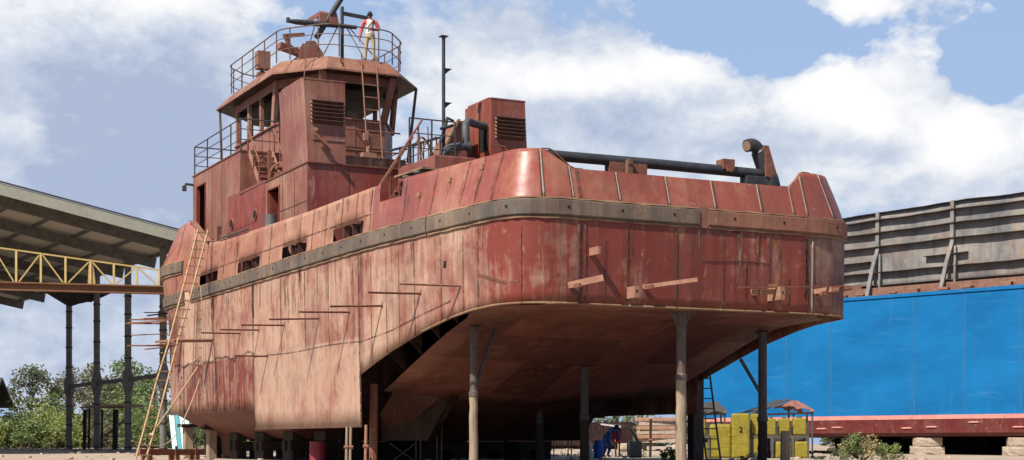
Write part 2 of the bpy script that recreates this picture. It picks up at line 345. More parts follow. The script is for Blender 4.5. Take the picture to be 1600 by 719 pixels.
def tag(o, label=None, cat=None, group=None, kind=None):
    if label: o['label'] = label
    if cat: o['category'] = cat
    if group: o['group'] = group
    if kind: o['kind'] = kind
    return o
def empty(name, loc=(0, 0, 0), rotz=0.0, label=None, cat=None, group=None):
    o = bpy.data.objects.new(name, None); COL.objects.link(o)
    o.location = loc; o.rotation_euler = (0, 0, rotz); o.empty_display_size = 0.3
    return tag(o, label, cat, group)
def copy_tree(o, parent=None):
    kids = list(o.children)
    c = o.copy(); COL.objects.link(c)
    if parent: c.parent = parent
    for k in kids: copy_tree(k, c)
    return c
def rotm(ax, a): return Matrix.Rotation(a, 3, ax)
def frame_rot(a, u=(0, 0, 1)):
    a = Vector(a).normalized(); u = Vector(u); r = a.cross(u).normalized(); u = r.cross(a)
    return Matrix((r, a, u)).transposed()
def catmull(pts, n=8):
    out = []
    P = [Vector(p) for p in pts]
    for i in range(len(P)-1):
        a, b, c, d = P[max(i-1, 0)], P[i], P[i+1], P[min(i+2, len(P)-1)]
        for k in range(n):
            t = k/n
            out.append(0.5*((2*b) + (c-a)*t + (2*a-5*b+4*c-d)*t*t + (3*b-a-3*c+d)*t**3))
    out.append(P[-1]); return out
# ================================================================== THE TUG
tug = empty('tugboat', (O2[0], O2[1], 0), TH,
            'large tugboat under construction in red primer, raised on posts and seen from its wide stern', 'boat')

# ---- plan curve of the port half, stern centre to bow centre
_ctrl = [(0, 0), (-1.5, 0), (-2.9, 0), (-3.45, 0.02), (-3.95, 0.14), (-4.3, 0.42), (-4.5, 0.85), (-4.6, 1.65), (-4.72, 2.9), (-4.83, 4.2),
         (-5.0, 6.4), (-5.05, 8.0), (-5.06, 12), (-5.06, 17), (-5.06, 24), (-5.05, 26.4), (-4.9, 27.8), (-4.45, 29.2), (-3.4, 30.4), (-1.8, 31.2), (0, 31.5)]
_c = catmull([(a, b, 0) for a, b in _ctrl], 40)
_s = [0.0]
for a, b in zip(_c, _c[1:]): _s.append(_s[-1] + (b-a).length)
STOT = _s[-1]
import bisect
def plan(s):
    sg = 1
    i = max(0, min(len(_s)-2, bisect.bisect_right(_s, s)-1))
    t = (s-_s[i])/max(1e-9, _s[i+1]-_s[i])
    p = _c[i].lerp(_c[i+1], max(0, min(1, t)))
    a = (_c[min(i+6, len(_c)-1)] - _c[max(i-5, 0)]).normalized()
    n = Vector((-a.y, a.x, 0))              # outward on the port half
    return p, -n if n.x*p.x + n.y*(p.y-15) < 0 else n
def s_of_y(y):
    for i in range(len(_c)-1):
        if _c[i].x < -3.9 and _c[i].y <= y <= _c[i+1].y:
            return _s[i] + (_s[i+1]-_s[i])*(y-_c[i].y)/max(1e-9, _c[i+1].y-_c[i].y)
    return STOT
def s_of_x(x):                               # on the transom, x <= 0
    for i in range(len(_c)-1):
        if _c[i].y < 0.3 and _c[i+1].x <= x <= _c[i].x:
            return _s[i] + (_s[i+1]-_s[i])*(_c[i].x-x)/max(1e-9, _c[i].x-_c[i+1].x)
    return 0
def off(s, z):                               # outward offset of the shell
    p, n = plan(s); y = p.y
    bow = smooth(24.5, 27.5, y)
    o = 0.0
    if z < 5.0: o -= 0.05*(5-z)/2.5
    if z > 5.92:
        st = lerp(0.36, 0.10, smooth(1.2, 7.0, y))
        o -= (z-5.92)/1.13*st*(1-bow)
    if bow > 0:
        o += bow*(0.15*smooth(4.9, 5.7, z) + 0.12*smooth(5.7, 7.06, z))
        if z > 7.06: o -= bow*(z-7.06)*0.42
    return o
def S(s, z, out=0.0, side=-1):               # side -1 port, +1 starboard ; negative s mirrors too
    if s < 0: s = -s; side = -side
    p, n = plan(s); q = p + n*(off(s, z)+out)
    xx = q.x*(-side)
    if side > 0: xx += .42*smooth(3.46, 4.35, xx)
    return Vector((xx, q.y, z))
def zb_tab(y): return interp([(0, 3.60), (1.2, 3.58), (2.0, 3.54), (2.9, 3.44), (4.4, 3.19), (6.03, 2.82), (7.96, 2.32)], y)

SIDE_SEAMS = [1.65, 3.33, 4.68, 6.2, 7.96, 10.2, 12.14, 14.3, 17.05, 19.6, 21.6, 23.4, 25.3, 27.0, 29.0]
def stations(s0, s1, extra=(), step=0.3):
    n = max(2, int((s1-s0)/step)); r = [s0+(s1-s0)*i/n for i in range(n+1)]
    for e in extra:
        if s0 < e < s1 and min(abs(e-x) for x in r) > 0.03: r.append(e)
    return sorted(r)
SEAM_S = [s_of_x(x) for x in (-0.38, -1.68, -2.91)] + [s_of_y(y) for y in SIDE_SEAMS]
tone_rng = random.Random(11)
TONES = [tone_rng.random() for _ in range(200)]

class Shell(MB):
    def __init__(s): super().__init__(); s.col = []
    def strip(s, st, rows_fn, side, colour_fn, hole=None):
        g = [[S(a, z, 0, side) for z in rows_fn(a)] for a in st]
        k = len(s.v)
        nr = len(g[0])
        for c in g: s.v += [tuple(p) for p in c]
        for i in range(len(st)-1):
            for j in range(nr-1):
                ids = [k+i*nr+j, k+(i+1)*nr+j, k+(i+1)*nr+j+1, k+i*nr+j+1]
                cm = sum((Vector(s.v[q]) for q in ids), Vector())/4
                if hole and hole(cm): continue
                if max((Vector(s.v[a])-Vector(s.v[b])).length for a in ids for b in ids) < 1e-4: continue
                s.f.append(ids); s.m.append(0); s.col.append(colour_fn((st[i]+st[i+1])/2, cm, side))
    def ribbon(s, a, z0, z1, w, mi, side=-1, out=0.018, n=8, wob=0.0):
        if mi == 1 and w >= .02: s.ribbon(a, z0, z1, w+.09, 4, side, .0150, n)
        for i in range(n):
            za, zc = z0+(z1-z0)*i/n, z0+(z1-z0)*(i+1)/n
            s.f.append([len(s.v)+q for q in (0, 1, 2, 3)]); s.m.append(mi); s.col.append((0.5, .5, 0))
            s.v += [tuple(S(a-w/2, za, out, side)), tuple(S(a+w/2, za, out, side)), tuple(S(a+w/2, zc, out, side)), tuple(S(a-w/2, zc, out, side))]
    def hribbon(s, a0, a1, zf, h, mi, side=-1, out=0.018):
        st = stations(a0, a1, (), 0.3)
        for a, b in zip(st, st[1:]):
            s.f.append([len(s.v)+q for q in (0, 1, 2, 3)]); s.m.append(mi); s.col.append((0.5, .5, 0))
            s.v += [tuple(S(a, zf(a)-h/2, out, side)), tuple(S(b, zf(b)-h/2, out, side)), tuple(S(b, zf(b)+h/2, out, side)), tuple(S(a, zf(a)+h/2, out, side))]
    def finish(s, name, mats, parent, solid):
        me = bpy.data.meshes.new(name); me.from_pydata(s.v, [], s.f)
        for m in mats: me.materials.append(m)
        me.polygons.foreach_set('material_index', s.m)
        at = me.color_attributes.new('paint', 'FLOAT_COLOR', 'CORNER')
        flat = []
        for p in me.polygons:
            c = s.col[p.index]
            for _ in p.loop_indices: flat += [c[0], c[1], c[2], 1.0]
        at.data.foreach_set('color', flat)
        bm = bmesh.new(); bm.from_mesh(me)
        bmesh.ops.remove_doubles(bm, verts=bm.verts, dist=2e-4)
        bmesh.ops.recalc_face_normals(bm, faces=bm.faces)
        bm.to_mesh(me); bm.free()
        me.polygons.foreach_set('use_smooth', [True]*len(me.polygons))
        try: me.set_sharp_from_angle(angle=R(30))
        except Exception: pass
        o = bpy.data.objects.new(name, me); COL.objects.link(o); o.parent = parent
        if solid:
            md = o.modifiers.new('plate', 'SOLIDIFY'); md.thickness = solid; md.offset = 0
        return o

def plate_id(s): return bisect.bisect(SEAM_S, s)
def hull_colour(s, c, side):
    i = plate_id(s) + (60 if side > 0 else 0)
    tone = TONES[(i*7+3) % 200]
    if s < 0 or side > 0:
        x = c.x
        if c.y < 0.4: return (-.32 if x < 3.4 else 0.40, tone*.8 if x < 3.4 else -.25, .5 if x < 3.4 else 0)
        return (0.5, tone, 0)
    if c.y < 0.01 + 0.02 and c.x > -2.91: return (-.32, 0.35+tone*.4, .4)
    if c.y < 1.66: return (0.02 + 0.42*smooth(0.1, 1.5, c.y), 0.55+.3*tone, .4)
    if c.y < 7.96: return (0.48 + .22*tone, 0.5+.4*tone, .1)
    if c.y < 17.05 and c.z < 3.25: return (1.02, .72, 0)
    if c.y < 17.05: return (0.62 + .25*tone, 0.65+.3*tone, 0)
    if c.y > 25.6 and c.z > 3.3: return (0.28, .4, 0)
    if c.z < 3.3:
        return (0.20 + .14*tone, .35+.3*tone, .1) if c.y < 26.0 else (0.42, .5, 0)
    return (0.70 + .25*tone, .7+.3*tone, 0)

sh = Shell()
def rows_a(s):
    y = plan(abs(s))[0].y; zb = zb_tab(y); return [lerp(zb, 5.92, f) for f in (0, .12, .25, .4, .55, .7, .85, 1)]
def rows_b(s): return [0.96, 1.5, 2.2, 2.8, 3.3, 3.9, 4.5, 5.1, 5.5, 5.92]
def rows_c(s):
    y = plan(abs(s))[0].y; b = 1.58 + 0.5*smooth(28.5, 31.5, y)
    return [b, 2.0+.3*smooth(28.5, 31.5, y), 2.6, 3.0, 3.3, 3.9, 4.5, 5.1, 5.5, 5.92]
sA, sB = s_of_y(7.96), s_of_y(17.05)
for side in (-1, 1):
    sh.strip(stations(0 if side < 0 else 0, sA, SEAM_S), rows_a, side, (lambda s, c, sd: hull_colour(s, c, -1)) if side < 0 else hull_colour)
    sh.strip(stations(sA, sB, SEAM_S), rows_b if side < 0 else (lambda s: [1.4]+rows_b(s)[1:]), side, hull_colour)
    sh.strip(stations(sB, STOT, SEAM_S), rows_c, side, hull_colour)
rs = random.Random(3)
# weld seams of the shell (part of its surface)
for x, z0, z1, w, mi in [(-2.91, 3.62, 5.4, .10, 1), (-2.75, 3.7, 5.4, .02, 1), (-2.26, 3.62, 5.1, .018, 1), (-1.68, 3.7, 5.4, .045, 1), (-.38, 3.62, 5.4, .028, 1)]:
    sh.ribbon(s_of_x(x), z0, z1, w, mi)
for x, z0, z1, w, mi in [(.9, 3.64, 4.75, .022, 1), (1.52, 3.62, 4.74, .02, 1), (2.2, 3.66, 5.4, .03, 1), (2.75, 3.8, 4.5, .02, 1), (3.31, 3.62, 5.4, .03, 1), (3.46, 3.62, 5.4, .05, 2), (3.24, 4.0, 5.4, .04, 1)]:
    sh.ribbon(s_of_x(-x), z0, z1, w, mi, 1)
sh.hribbon(s_of_x(-.3), s_of_x(-2.2), lambda s: 4.76 - .02*math.sin(s*3), .028, 1, 1)
for y, zt, w in [(0.3, 5.3, .018), (1.65, 5.4, .028), (2.3, 5.3, .016), (3.33, 5.38, .018), (4.68, 5.4, .02), (5.5, 5.3, .014), (6.2, 5.4, .018), (7.1, 5.3, .014), (7.96, 5.4, .02), (10.2, 5.4, .018),
                 (12.14, 5.4, .024), (14.3, 5.4, .018), (17.05, 5.4, .022), (19.6, 5.4, .016), (21.6, 5.4, .016), (23.4, 5.4, .018), (25.3, 5.4, .05)]:
    zb = zb_tab(y) if y < 7.9 else (0.98 if y in (7.96, 17.05) else (3.2 if y < 17 else 1.6))
    sh.ribbon(s_of_y(y), zb+.02, zt, w, 1)
# curved strake seam and lower flange of the run aft
sh.hribbon(s_of_y(2.9), s_of_y(8.0), lambda s: interp([(2.9, 3.85), (4.4, 3.62), (6.0, 3.34), (8.0, 3.16)], plan(s)[0].y), .014, 1)
sh.hribbon(s_of_y(8.0), s_of_y(17.0), lambda s: 3.2 + .02*math.sin(s), .012, 1)
sh.hribbon(s_of_y(17.0), s_of_y(26.5), lambda s: 3.34 + .05*math.sin(s*2.1) + .04*math.sin(s*5.3), .07, 1)
for y in [17.6+0.52*i for i in range(17)]:
    sh.ribbon(s_of_y(y + rs.uniform(-.12, .12)), 1.62, 3.25, .016, 1 if rs.random() < .75 else 2, n=3)
for sd in (-1, 1): sh.hribbon(0, s_of_y(4.4), lambda s: zb_tab(plan(s)[0].y)+.025, .05, 3, sd, .014)
def rust_run(s_, a, z0, ln, w, side, mi, out=.0165):
    n = 6
    for i in range(n):
        f0, f1 = i/n, (i+1)/n; w0, w1 = w*(1-f0*.85), w*(1-f1*.85); za, zc_ = z0-ln*f0, z0-ln*f1
        s_.f.append([len(s_.v)+q for q in (0, 1, 2, 3)]); s_.m.append(mi); s_.col.append((.5, .5, 0))
        s_.v += [tuple(S(a-w1/2, zc_, out, side)), tuple(S(a+w1/2, zc_, out, side)), tuple(S(a+w0/2, za, out, side)), tuple(S(a-w0/2, za, out, side))]
rr_ = random.Random(71)
for _ in range(36):
    y = rr_.uniform(1.0, 26.5); rust_run(sh, s_of_y(y), 5.48, rr_.uniform(.3, 1.5), rr_.uniform(.05, .26), -1, 5 if rr_.random() < .68 else 6)
for _ in range(13):
    x = rr_.uniform(0, 3.4); sd = rr_.choice((-1, 1)); rust_run(sh, s_of_x(-x), 5.47, rr_.uniform(.2, .9), rr_.uniform(.04, .2), sd, 5 if rr_.random() < .75 else 6)
for a_, b_ in ((20.98, 23.2), (16.44, 18.72), (12.05, 14.25), (7.71, 9.9)):
    for _ in range(5): rust_run(sh, s_of_y(rr_.uniform(a_, b_)), 5.48, rr_.uniform(.6, 1.9), rr_.uniform(.1, .3), -1, 5)
hull = sh.finish('hull_shell', [M['hull'], M['seam'], M['seam_pale'], M['cap'], M['halo'], M['run'], M['runpale']], tug, 0.024)
tag(hull, 'dusty pink side plating and fresh red transom plating')

# ---- bulwark
PORTS = [(20.98, 23.2), (16.44, 18.72), (12.05, 14.25), (7.71, 9.9)]
def zt(s, side):
    p = plan(abs(s))[0]; ax, y = abs(p.x), p.y
    if y < 0.25 and ax < 3.9: return 6.65 + 0.42*max(0, min(1, (ax-2.95)/(.72 if side < 0 else .5)))
    if y < 21.8: return interp([(0, 7.07), (12, 7.1), (17.7, 7.2), (21.8, 7.32)], y)
    return interp([(21.8, 7.32), (22.45, 7.42), (24.85, 8.42), (25.9, 8.46), (31.5, 8.6)], y)
def rows_bw(side):
    def f(s):
        t = zt(s, side); m = 7.06 if t > 7.3 else lerp(6.64, t, .5)
        return [5.92, 5.97, 6.13, 6.30, 6.64, m, lerp(m, t, .5), t]
    return f
def bw_hole(c):
    if c.x > 0: return False
    if c.y > 3:
        for a, b in PORTS:
            if a < c.y < b and 5.97 < c.z < 6.30: return True
        if 5.53 < c.y < 6.75 and c.z > 6.64: return True
    return False
def bw_colour(s, c, side):
    tone = TONES[(bisect.bisect(BW_S, s)*5+1+(77 if side > 0 else 0)) % 200]
    if side > 0: return (-.05, .4+.3*tone, .6)
    if c.y < 7.0: return (.0 + .12*tone, .5+.3*tone, .7)
    if c.y < 16: return (.62 + .3*tone, .6+.4*tone, 0)
    if c.y < 22.4: return (.45+.3*tone, .5+.4*tone, 0)
    return (.30+.1*tone, .4+.3*tone, 0)
BW_Y = [0.5, 1.1, 1.85, 2.5, 3.9, 5.3, 5.53, 6.75, 7.2, 8.2, 9.3, 10.5, 11.6, 12.7, 14.0, 15.4, 17.0, 18.9, 20.3, 22.4, 24.0, 25.9]
BW_S = sorted([s_of_x(x) for x in (-.55, -1.85, -2.85)] + [s_of_y(y) for y in BW_Y])
bw = Shell()
ex = BW_S + [s_of_y(v) for p in PORTS for v in p] + [s_of_y(v) for v in (22.45, 24.85, 21.8)] + [s_of_x(-v) for v in (2.95, 3.1, 3.3, 3.5, 3.7)]
bw.strip(stations(0, STOT, ex, .3), rows_bw(-1), -1, bw_colour, bw_hole)
bw.strip(stations(0, STOT, ex, .3), rows_bw(1), 1, bw_colour)
for x, w, mi in [(-3.04, .03, 2), (-2.85, .02, 1), (-1.85, .035, 2), (-.55, .035, 2)]:
    bw.ribbon(s_of_x(x), 5.95, zt(s_of_x(x), -1)-.01, w, mi); bw.ribbon(s_of_x(x)+.05, 5.95, zt(s_of_x(x), -1)-.01, .016, 1)
for x, w, mi in [(.69, .035, 2), (1.98, .035, 2), (2.9, .02, 2), (3.31, .03, 2), (3.95, .03, 2)]:
    bw.ribbon(s_of_x(-x), 5.95, zt(s_of_x(-x), 1)-.01, w, mi, 1); bw.ribbon(s_of_x(-x)+.05, 5.95, zt(s_of_x(-x), 1)-.01, .016, 1, 1)
bw.ribbon(s_of_x(-3.75), 5.95, 7.05, .05, 2); bw.ribbon(s_of_x(-3.75)+.05, 5.95, 7.05, .02, 1)
for y in [1.1, 1.85, 2.5, 3.9, 5.3, 7.2, 8.2, 9.3, 10.5, 11.6, 12.7, 15.4, 18.9, 20.3, 22.4, 24.0, 25.9]:
    z0 = 6.32 if any(a-.1 < y < b+.1 for a, b in PORTS) else 5.95
    bw.ribbon(s_of_y(y), z0, zt(s_of_y(y), -1)-.02, .022, 1)
bw.hribbon(s_of_y(7.2), s_of_y(23), lambda s: 6.40, .022, 1)
for y in (4.6, 3.25, 1.9, 2.6, 1.2, 5.1): rust_run(bw, s_of_y(y), 6.6, rr_.uniform(.3, .6), rr_.uniform(.08, .2), -1, 5, .0165)
for y in [7.3+.7*i for i in range(21)]: rust_run(bw, s_of_y(y+rr_.uniform(-.3, .3)), 7.0, rr_.uniform(.2, .55), rr_.uniform(.06, .3), -1, 5 if rr_.random() < .6 else 6, .0165)
bulwark = bw.finish('bulwark', [M['bulwark'], M['seam'], M['seam_pale'], M['cap'], M['halo'], M['run'], M['runpale']], tug, 0.02)
tag(bulwark, 'low plated bulwark with four freeing ports, glossy at the stern corner')
# brackets seen inside the freeing ports, stays inside the bulwark, scabs where lugs were cut off
mb = MB()
for a, b in PORTS:
    for f in (0.36, 0.66):
        y = lerp(a, b, f); p = S(s_of_y(y), 6.13, -.02); mb.bb(p.x, p.x+.3, y-.02, y+.02, 5.96, 6.31)
for y in [1.5+1.3*i for i in range(15)]:
    for sd in (-1, 1):
        p = S(s_of_y(y), 6.0, -.03, sd); q = S(s_of_y(y), 6.9, -.06, sd)
        mb.prism([(p.x, 5.9), (p.x-sd*.45, 5.9), (q.x, 6.6)], y-.012, y+.012, 'y')
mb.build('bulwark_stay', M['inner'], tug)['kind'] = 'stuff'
for y, z in [(4.6, 6.55), (3.25, 6.72), (1.9, 6.83)]:
    mb = MB(); p = S(s_of_y(y), z, .03)
    mb.box(p, (.06, .16, .10)); mb.bar(p+Vector((-.02, -.05, -.05)), p+Vector((-.02, -.05, -.18)), .03); mb.build('welded_lug', M['rust_pale'], tug)
# flat bar that edges the raised bow bulwark and the starboard stern horn
mb = MB()
for a, b in zip([22.3+.25*i for i in range(11)], [22.55+.25*i for i in range(11)]):
    mb.bar(S(s_of_y(a), zt(s_of_y(a), -1)+.02), S(s_of_y(b), zt(s_of_y(b), -1)+.02), .22, .03)
mb.build('bulwark_capping', M['roof'], tug)
sx = [2.7+.1*i for i in range(11)]
for sd in (-1, 1):
    mb = MB()
    for a, b in zip(sx, sx[1:]):
        mb.bar(S(s_of_x(-a), zt(s_of_x(-a), 1)+.012, -.03, sd), S(s_of_x(-b), zt(s_of_x(-b), 1)+.008, -.02, sd), .08, .014)
    mb.build('bulwark_capping', M['roof'], tug)

# ---- rubbing strakes
def rail(name, s0, s1, side, z0, mat, label=None, h=.355, t=.085):
    mb = MB(); prof = [(-.01, -.03), (.03, -.03), (.035, 0), (t*.9, .006), (t, .025), (t, h-.025), (t*.9, h-.006), (.035, h), (-.01, h+.01)]
    pr = None; st = []
    n = max(2, int(abs(s1-s0)/.3))
    for i in range(n+1):
        a = lerp(s0, s1, i/n); ring = [S(a, z0+dz, o, side) for o, dz in prof]
        if pr: mb.loft(pr, ring, 0, False)
        else: mb.add(ring, [tuple(range(len(ring)))])
        pr = ring
    mb.add(pr, [tuple(range(len(pr)))[::-1]])
    # edge flange under and over it
    for dz, mi in ((-.055, 1), (h+.03, 1)):
        pa = None
        for i in range(n+1):
            a = lerp(s0, s1, i/n); ring = [S(a, z0+dz-.014, -.01, side), S(a, z0+dz-.016+.010*math.sin(i*2.3), .055, side), S(a, z0+dz+.016+.010*math.sin(i*1.7+1), .055, side), S(a, z0+dz+.014, -.01, side)]
            if pa: mb.loft(pa, ring, 1)
            pa = ring
    L_ = abs(s1-s0); k = int(L_/1.35)
    for i in range(k):
        a = lerp(s0, s1, (i+.5)/k); c = S(a, z0+h*.55, t+.004, side); d = (S(a+.03, z0, t, side)-S(a-.03, z0, t, side)).normalized()
        mb.box(c, (.05, .012, .05), frame_rot(Vector((d.y, -d.x, 0)), (0, 0, 1)), 2)
    o = mb.build(name, [mat, M['cap'], M['black']], tug); return tag(o, label)
rail('rub_rail', s_of_y(3.98), s_of_y(24.2), -1, 5.55, M['rub'], 'long grey rubbing strake along the port side')
rail('rub_rail', -s_of_x(-.2), s_of_y(3.93), -1, 5.55, M['rub'], 'grey rubbing strake wrapped round the near stern corner')
rail('rub_rail', s_of_x(-.46), s_of_y(9), 1, 5.55, M['rub_red'], 'rusty red rubbing strake on the far half of the transom')
rail('rub_rail', s_of_y(25.0), STOT, -1, 5.55, M['rub'], 'lower grey strake on the bow')
rail('rub_rail', s_of_y(25.3), STOT, -1, 6.66, M['rub'], 'upper grey strake on the bow', .36)
rail('rub_rail', s_of_y(9.1), STOT, 1, 5.55, M['rub'])
mb = MB(); a = s_of_x(-.33)
mb.box(S(a, 5.72, .035, 1), (.24, .03, .46)); mb.build('rail_joint_plate', M['rub_red'], tug)

# ---- decks
def outline(y0, y1, z, inset=-.06):
    a = [s for s in stations(0, STOT, (), .5) if True]
    pl = [S(s, z, inset, -1) for s in a]; sr = [S(s, z, inset, 1) for s in a][::-1]
    return [p for p in pl+sr if y0 <= p.y <= y1]
mb = MB(); P_ = outline(-1, 40, 5.9); mb.add(P_, [tuple(range(len(P_)))]); mb.build('main_deck', M['deck'], tug)
mb = MB(); P_ = outline(22.6, 40, 7.3, -.12); mb.add(P_, [tuple(range(len(P_)))])
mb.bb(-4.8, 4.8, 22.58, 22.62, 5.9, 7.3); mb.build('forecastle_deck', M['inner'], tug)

M['seamdark'] = rough_mat('dark_plate_lap', (0.03, 0.012, 0.01), (0.07, 0.028, 0.022), 6, .8)
# ---- counter and bottom
def zc(x, y):
    b = interp([(0, 3.60), (1.5, 3.59), (2.6, 3.54), (3.1, 3.48), (4.2, 3.22), (5.2, 2.92), (6.2, 2.60), (8.3, 1.93)], y)
    return b - 0.40*smooth(3, 8.3, y)*max(0, 1-abs(x)/4.2)
mb = MB()
ys = [0.03, .3, .7, 1.1, 1.5, 2.0, 2.6, 3.1, 3.6, 4.2, 4.7, 5.2, 5.7, 6.2, 6.9, 7.6, 8.3]; xs = [-4.2+.7*i for i in range(13)]
def cpt(x, y):
    lim = 4.55 if y > 1 else (4.3 if y > .4 else 3.7)
    xx = max(-lim, min(lim, x if abs(x) < 4.15 else math.copysign(4.2 + .3*(1-smooth(2.2, 3.2, y)) + (0.42 if x > 0 else 0), x)))
    return (xx, y, zc(x, y)+.012)
g = [[cpt(x, y) for x in xs] for y in ys]
for i in range(len(ys)-1):
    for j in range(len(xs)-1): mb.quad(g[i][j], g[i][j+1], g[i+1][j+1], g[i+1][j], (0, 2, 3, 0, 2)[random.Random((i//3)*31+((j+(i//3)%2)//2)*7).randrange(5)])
# plating seams and doublers under the counter
for j in (2, 4, 6, 8, 10):
    for i in range(1, len(ys)-1):
        a, b = Vector(g[i][j]), Vector(g[i+1][j]); mb.bar(a-Vector((0, 0, .004)), b-Vector((0, 0, .004)), .06, .016, mi=1)
for i in (5, 9, 12, 14):
    for j in range(len(xs)-1):
        mb.bar(Vector(g[i][j])-Vector((0, 0, .004)), Vector(g[i][j+1])-Vector((0, 0, .004)), .06, .016, mi=1)
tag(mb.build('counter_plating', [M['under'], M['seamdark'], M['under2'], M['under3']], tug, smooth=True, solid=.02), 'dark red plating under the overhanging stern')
M['dark_shade'] = paint('near_black_shade_steel', (0.016, 0.008, 0.007), (0.035, 0.014, 0.011), bias=.4, rust=.3, dust=.03, streak=.2, ochre=.05)  # near black puts deep shade into the colour; pontoon and column share it
# side pockets between counter and skirt: frames in the dark gap
mb = MB()
for y in [3.6+1.1*i for i in range(4)]:
    for sd in (-1, 1):
        z = zc(4.2, min(y, 8.2)); xo = abs(S(s_of_y(y), 3.5).x)-.06; mb.prism([(sd*4.2, z+.03), (sd*xo, zb_tab(y)+.55), (sd*xo, 4.6), (sd*4.2, 4.6)], y-.012, y+.012, 'y')
mb.bb(-4.6, 4.6, 2.2, 8.3, 4.6, 4.63)
mb.build('open_frame', M['dark_shade'], tug)
# forward of the counter: recess, skegs, bilge and flat bottom
mb = MB()
mb.quad((-4.2, 8.3, 1.95), (4.5, 8.3, 1.95), (4.5, 8.35, 3.1), (-4.2, 8.35, 3.1))
mb.quad((-4.9, 8.32, 3.1), (4.9, 8.32, 3.1), (4.9, 10.4, 2.9), (-4.9, 10.4, 2.9)); mb.quad((-4.9, 10.4, 2.9), (4.9, 10.4, 2.9), (4.9, 12.6, 1.36), (-4.9, 12.6, 1.36))
mb.quad((-2.6, 8.32, 1.78), (2.6, 8.32, 1.78), (2.2, 12.6, .68), (-2.2, 12.6, .68), 1)
for sd in (-1, 1): mb.quad((sd*2.6, 8.32, 1.78), (sd*2.2, 12.6, .68), (sd*2.6, 12.6, 1.4), (sd*3.2, 8.32, 3.0), 1)
mb.quad((-2.2, 12.6, .68), (2.2, 12.6, .68), (2.2, 17.05, .68), (-2.2, 17.05, .68), 1)
mb.build('stern_recess', [M['dark_shade'], M['under2']], tug, solid=.02)
mb = MB()
mb.quad((-4.98, 12.6, 1.36), (4.98, 12.6, 1.36), (4.98, 17.05, 1.36), (-4.98, 17.05, 1.36))
for y0, y1, w0, w1 in [(17.05, 26.5, 5.0, 5.0), (26.5, 29.2, 5.0, 4.4), (29.2, 31.0, 4.4, 2.4)]:
    z0 = 1.60 if y0 < 29 else 1.75; z1 = 1.60 if y1 < 29 else (1.75 if y1 < 30 else 2.0)
    for sd in (-1, 1):
        mb.quad((sd*w0, y0, z0), (sd*w1, y1, z1), (sd*max(.5, w1-1.7), min(y1, 28.0), .70), (sd*(w0-1.7), min(y0, 27.8), .70))
mb.quad((-3.3, 17.05, .70), (3.3, 17.05, .70), (3.3, 26.5, .70), (-3.3, 26.5, .70)); mb.quad((-3.3, 26.5, .70), (3.3, 26.5, .70), (2.7, 28.0, .70), (-2.7, 28.0, .70))
mb.quad((-2.7, 28.0, .70), (2.7, 28.0, .70), (2.4, 31.0, 2.05), (-2.4, 31.0, 2.05)); mb.quad((-3.3, 17.04, .70), (3.3, 17.04, .70), (5, 17.05, 1.6), (-5, 17.05, 1.6))
mb.quad((-5, 17.05, .97), (5, 17.05, .97), (5, 17.06, 1.6), (-5, 17.06, 1.6))
mb.build('bottom_plating', M['under'], tug, solid=.02)
for x in (-2.3, 2.3):
    mb = MB(); mb.prism([(8.0, zc(x, 8.0)-.02), (8.4, 1.75), (13.0, 1.3), (13.0, .62), (9.6, .62)], x-.1, x+.1, 'x')
    mb.build('skeg', M['dark_shade'], tug)
mb = MB(); mb.bb(-4.2, -1.7, 17.1, 17.4, 1.2, 1.6); mb.build('bilge_bracket', M['inner'], tug)

# ---- deckhouse
dh = MB()
def wall(mb, p0, p1, z0, z1, holes=(), mi=0):
    p0, p1 = Vector((p0[0], p0[1], 0)), Vector((p1[0], p1[1], 0)); L_ = (p1-p0).length; d = (p1-p0)/L_
    mb.panel(lambda u, v: tuple(p0 + d*u + Vector((0, 0, z0+v))), L_, z1-z0, [(a, b, c-z0, e-z0) for a, b, c, e in holes], mi=mi)
X0 = 3.75
wall(dh, (-X0, 15.7), (-X0, 19.9), 5.9, 9.15, [(18.4-15.7, 19.55-15.7, 6.5, 8.82)])
wall(dh, (-X0, 19.9), (-X0, 24.2), 5.9, 9.25, mi=1)
wall(dh, (-X0, 24.2), (-X0, 28.8), 5.9, 10.65, [(27.05-24.2, 28.2-24.2, 8.3, 10.18)])
wall(dh, (-X0, 22.7), (-X0, 24.2), 9.25, 10.65)
wall(dh, (X0, 15.7), (X0, 22.7), 5.9, 9.15); wall(dh, (X0, 22.7), (X0, 28.8), 5.9, 10.65)
wall(dh, (-X0, 15.7), (X0, 15.7), 5.9, 9.15, mi=1); wall(dh, (-X0, 28.8), (X0, 28.8), 7.3, 10.65)
wall(dh, (-X0, 22.7), (X0, 22.7), 9.15, 10.65)
for y in (16.9, 18.1, 20.9, 22.0, 23.2): dh.bb(-X0-.008, -X0+.001, y-.012, y+.012, 5.9, 9.12, 2)
for y in (24.9, 26.2): dh.bb(-X0-.008, -X0+.001, y-.012, y+.012, 7.3, 10.6, 2)
dh.bb(-X0-.009, -X0+.001, 15.75, 28.7, 7.98, 8.005, 2)
for x in (-2.4, -1.0, .5, 2.0): dh.bb(x-.014, x+.014, 15.69, 15.701, 5.9, 9.12, 2)
dh.bb(-X0, X0, 15.69, 15.701, 7.55, 7.575, 2)
walls = dh.build('deckhouse', [M['house'], M['house_red'], M['seam']], tug, solid=.02)
tag(walls, 'two storey red primer deckhouse with two open doorways')
mb = MB(); mb.bb(-X0-.03, X0+.03, 15.64, 22.7, 9.15, 9.19); mb.build('house_top', M['deck'], walls)
mb = MB(); mb.bb(-X0-.03, X0+.03, 22.68, 28.84, 10.65, 10.70); mb.build('bridge_deck', M['deck'], walls)
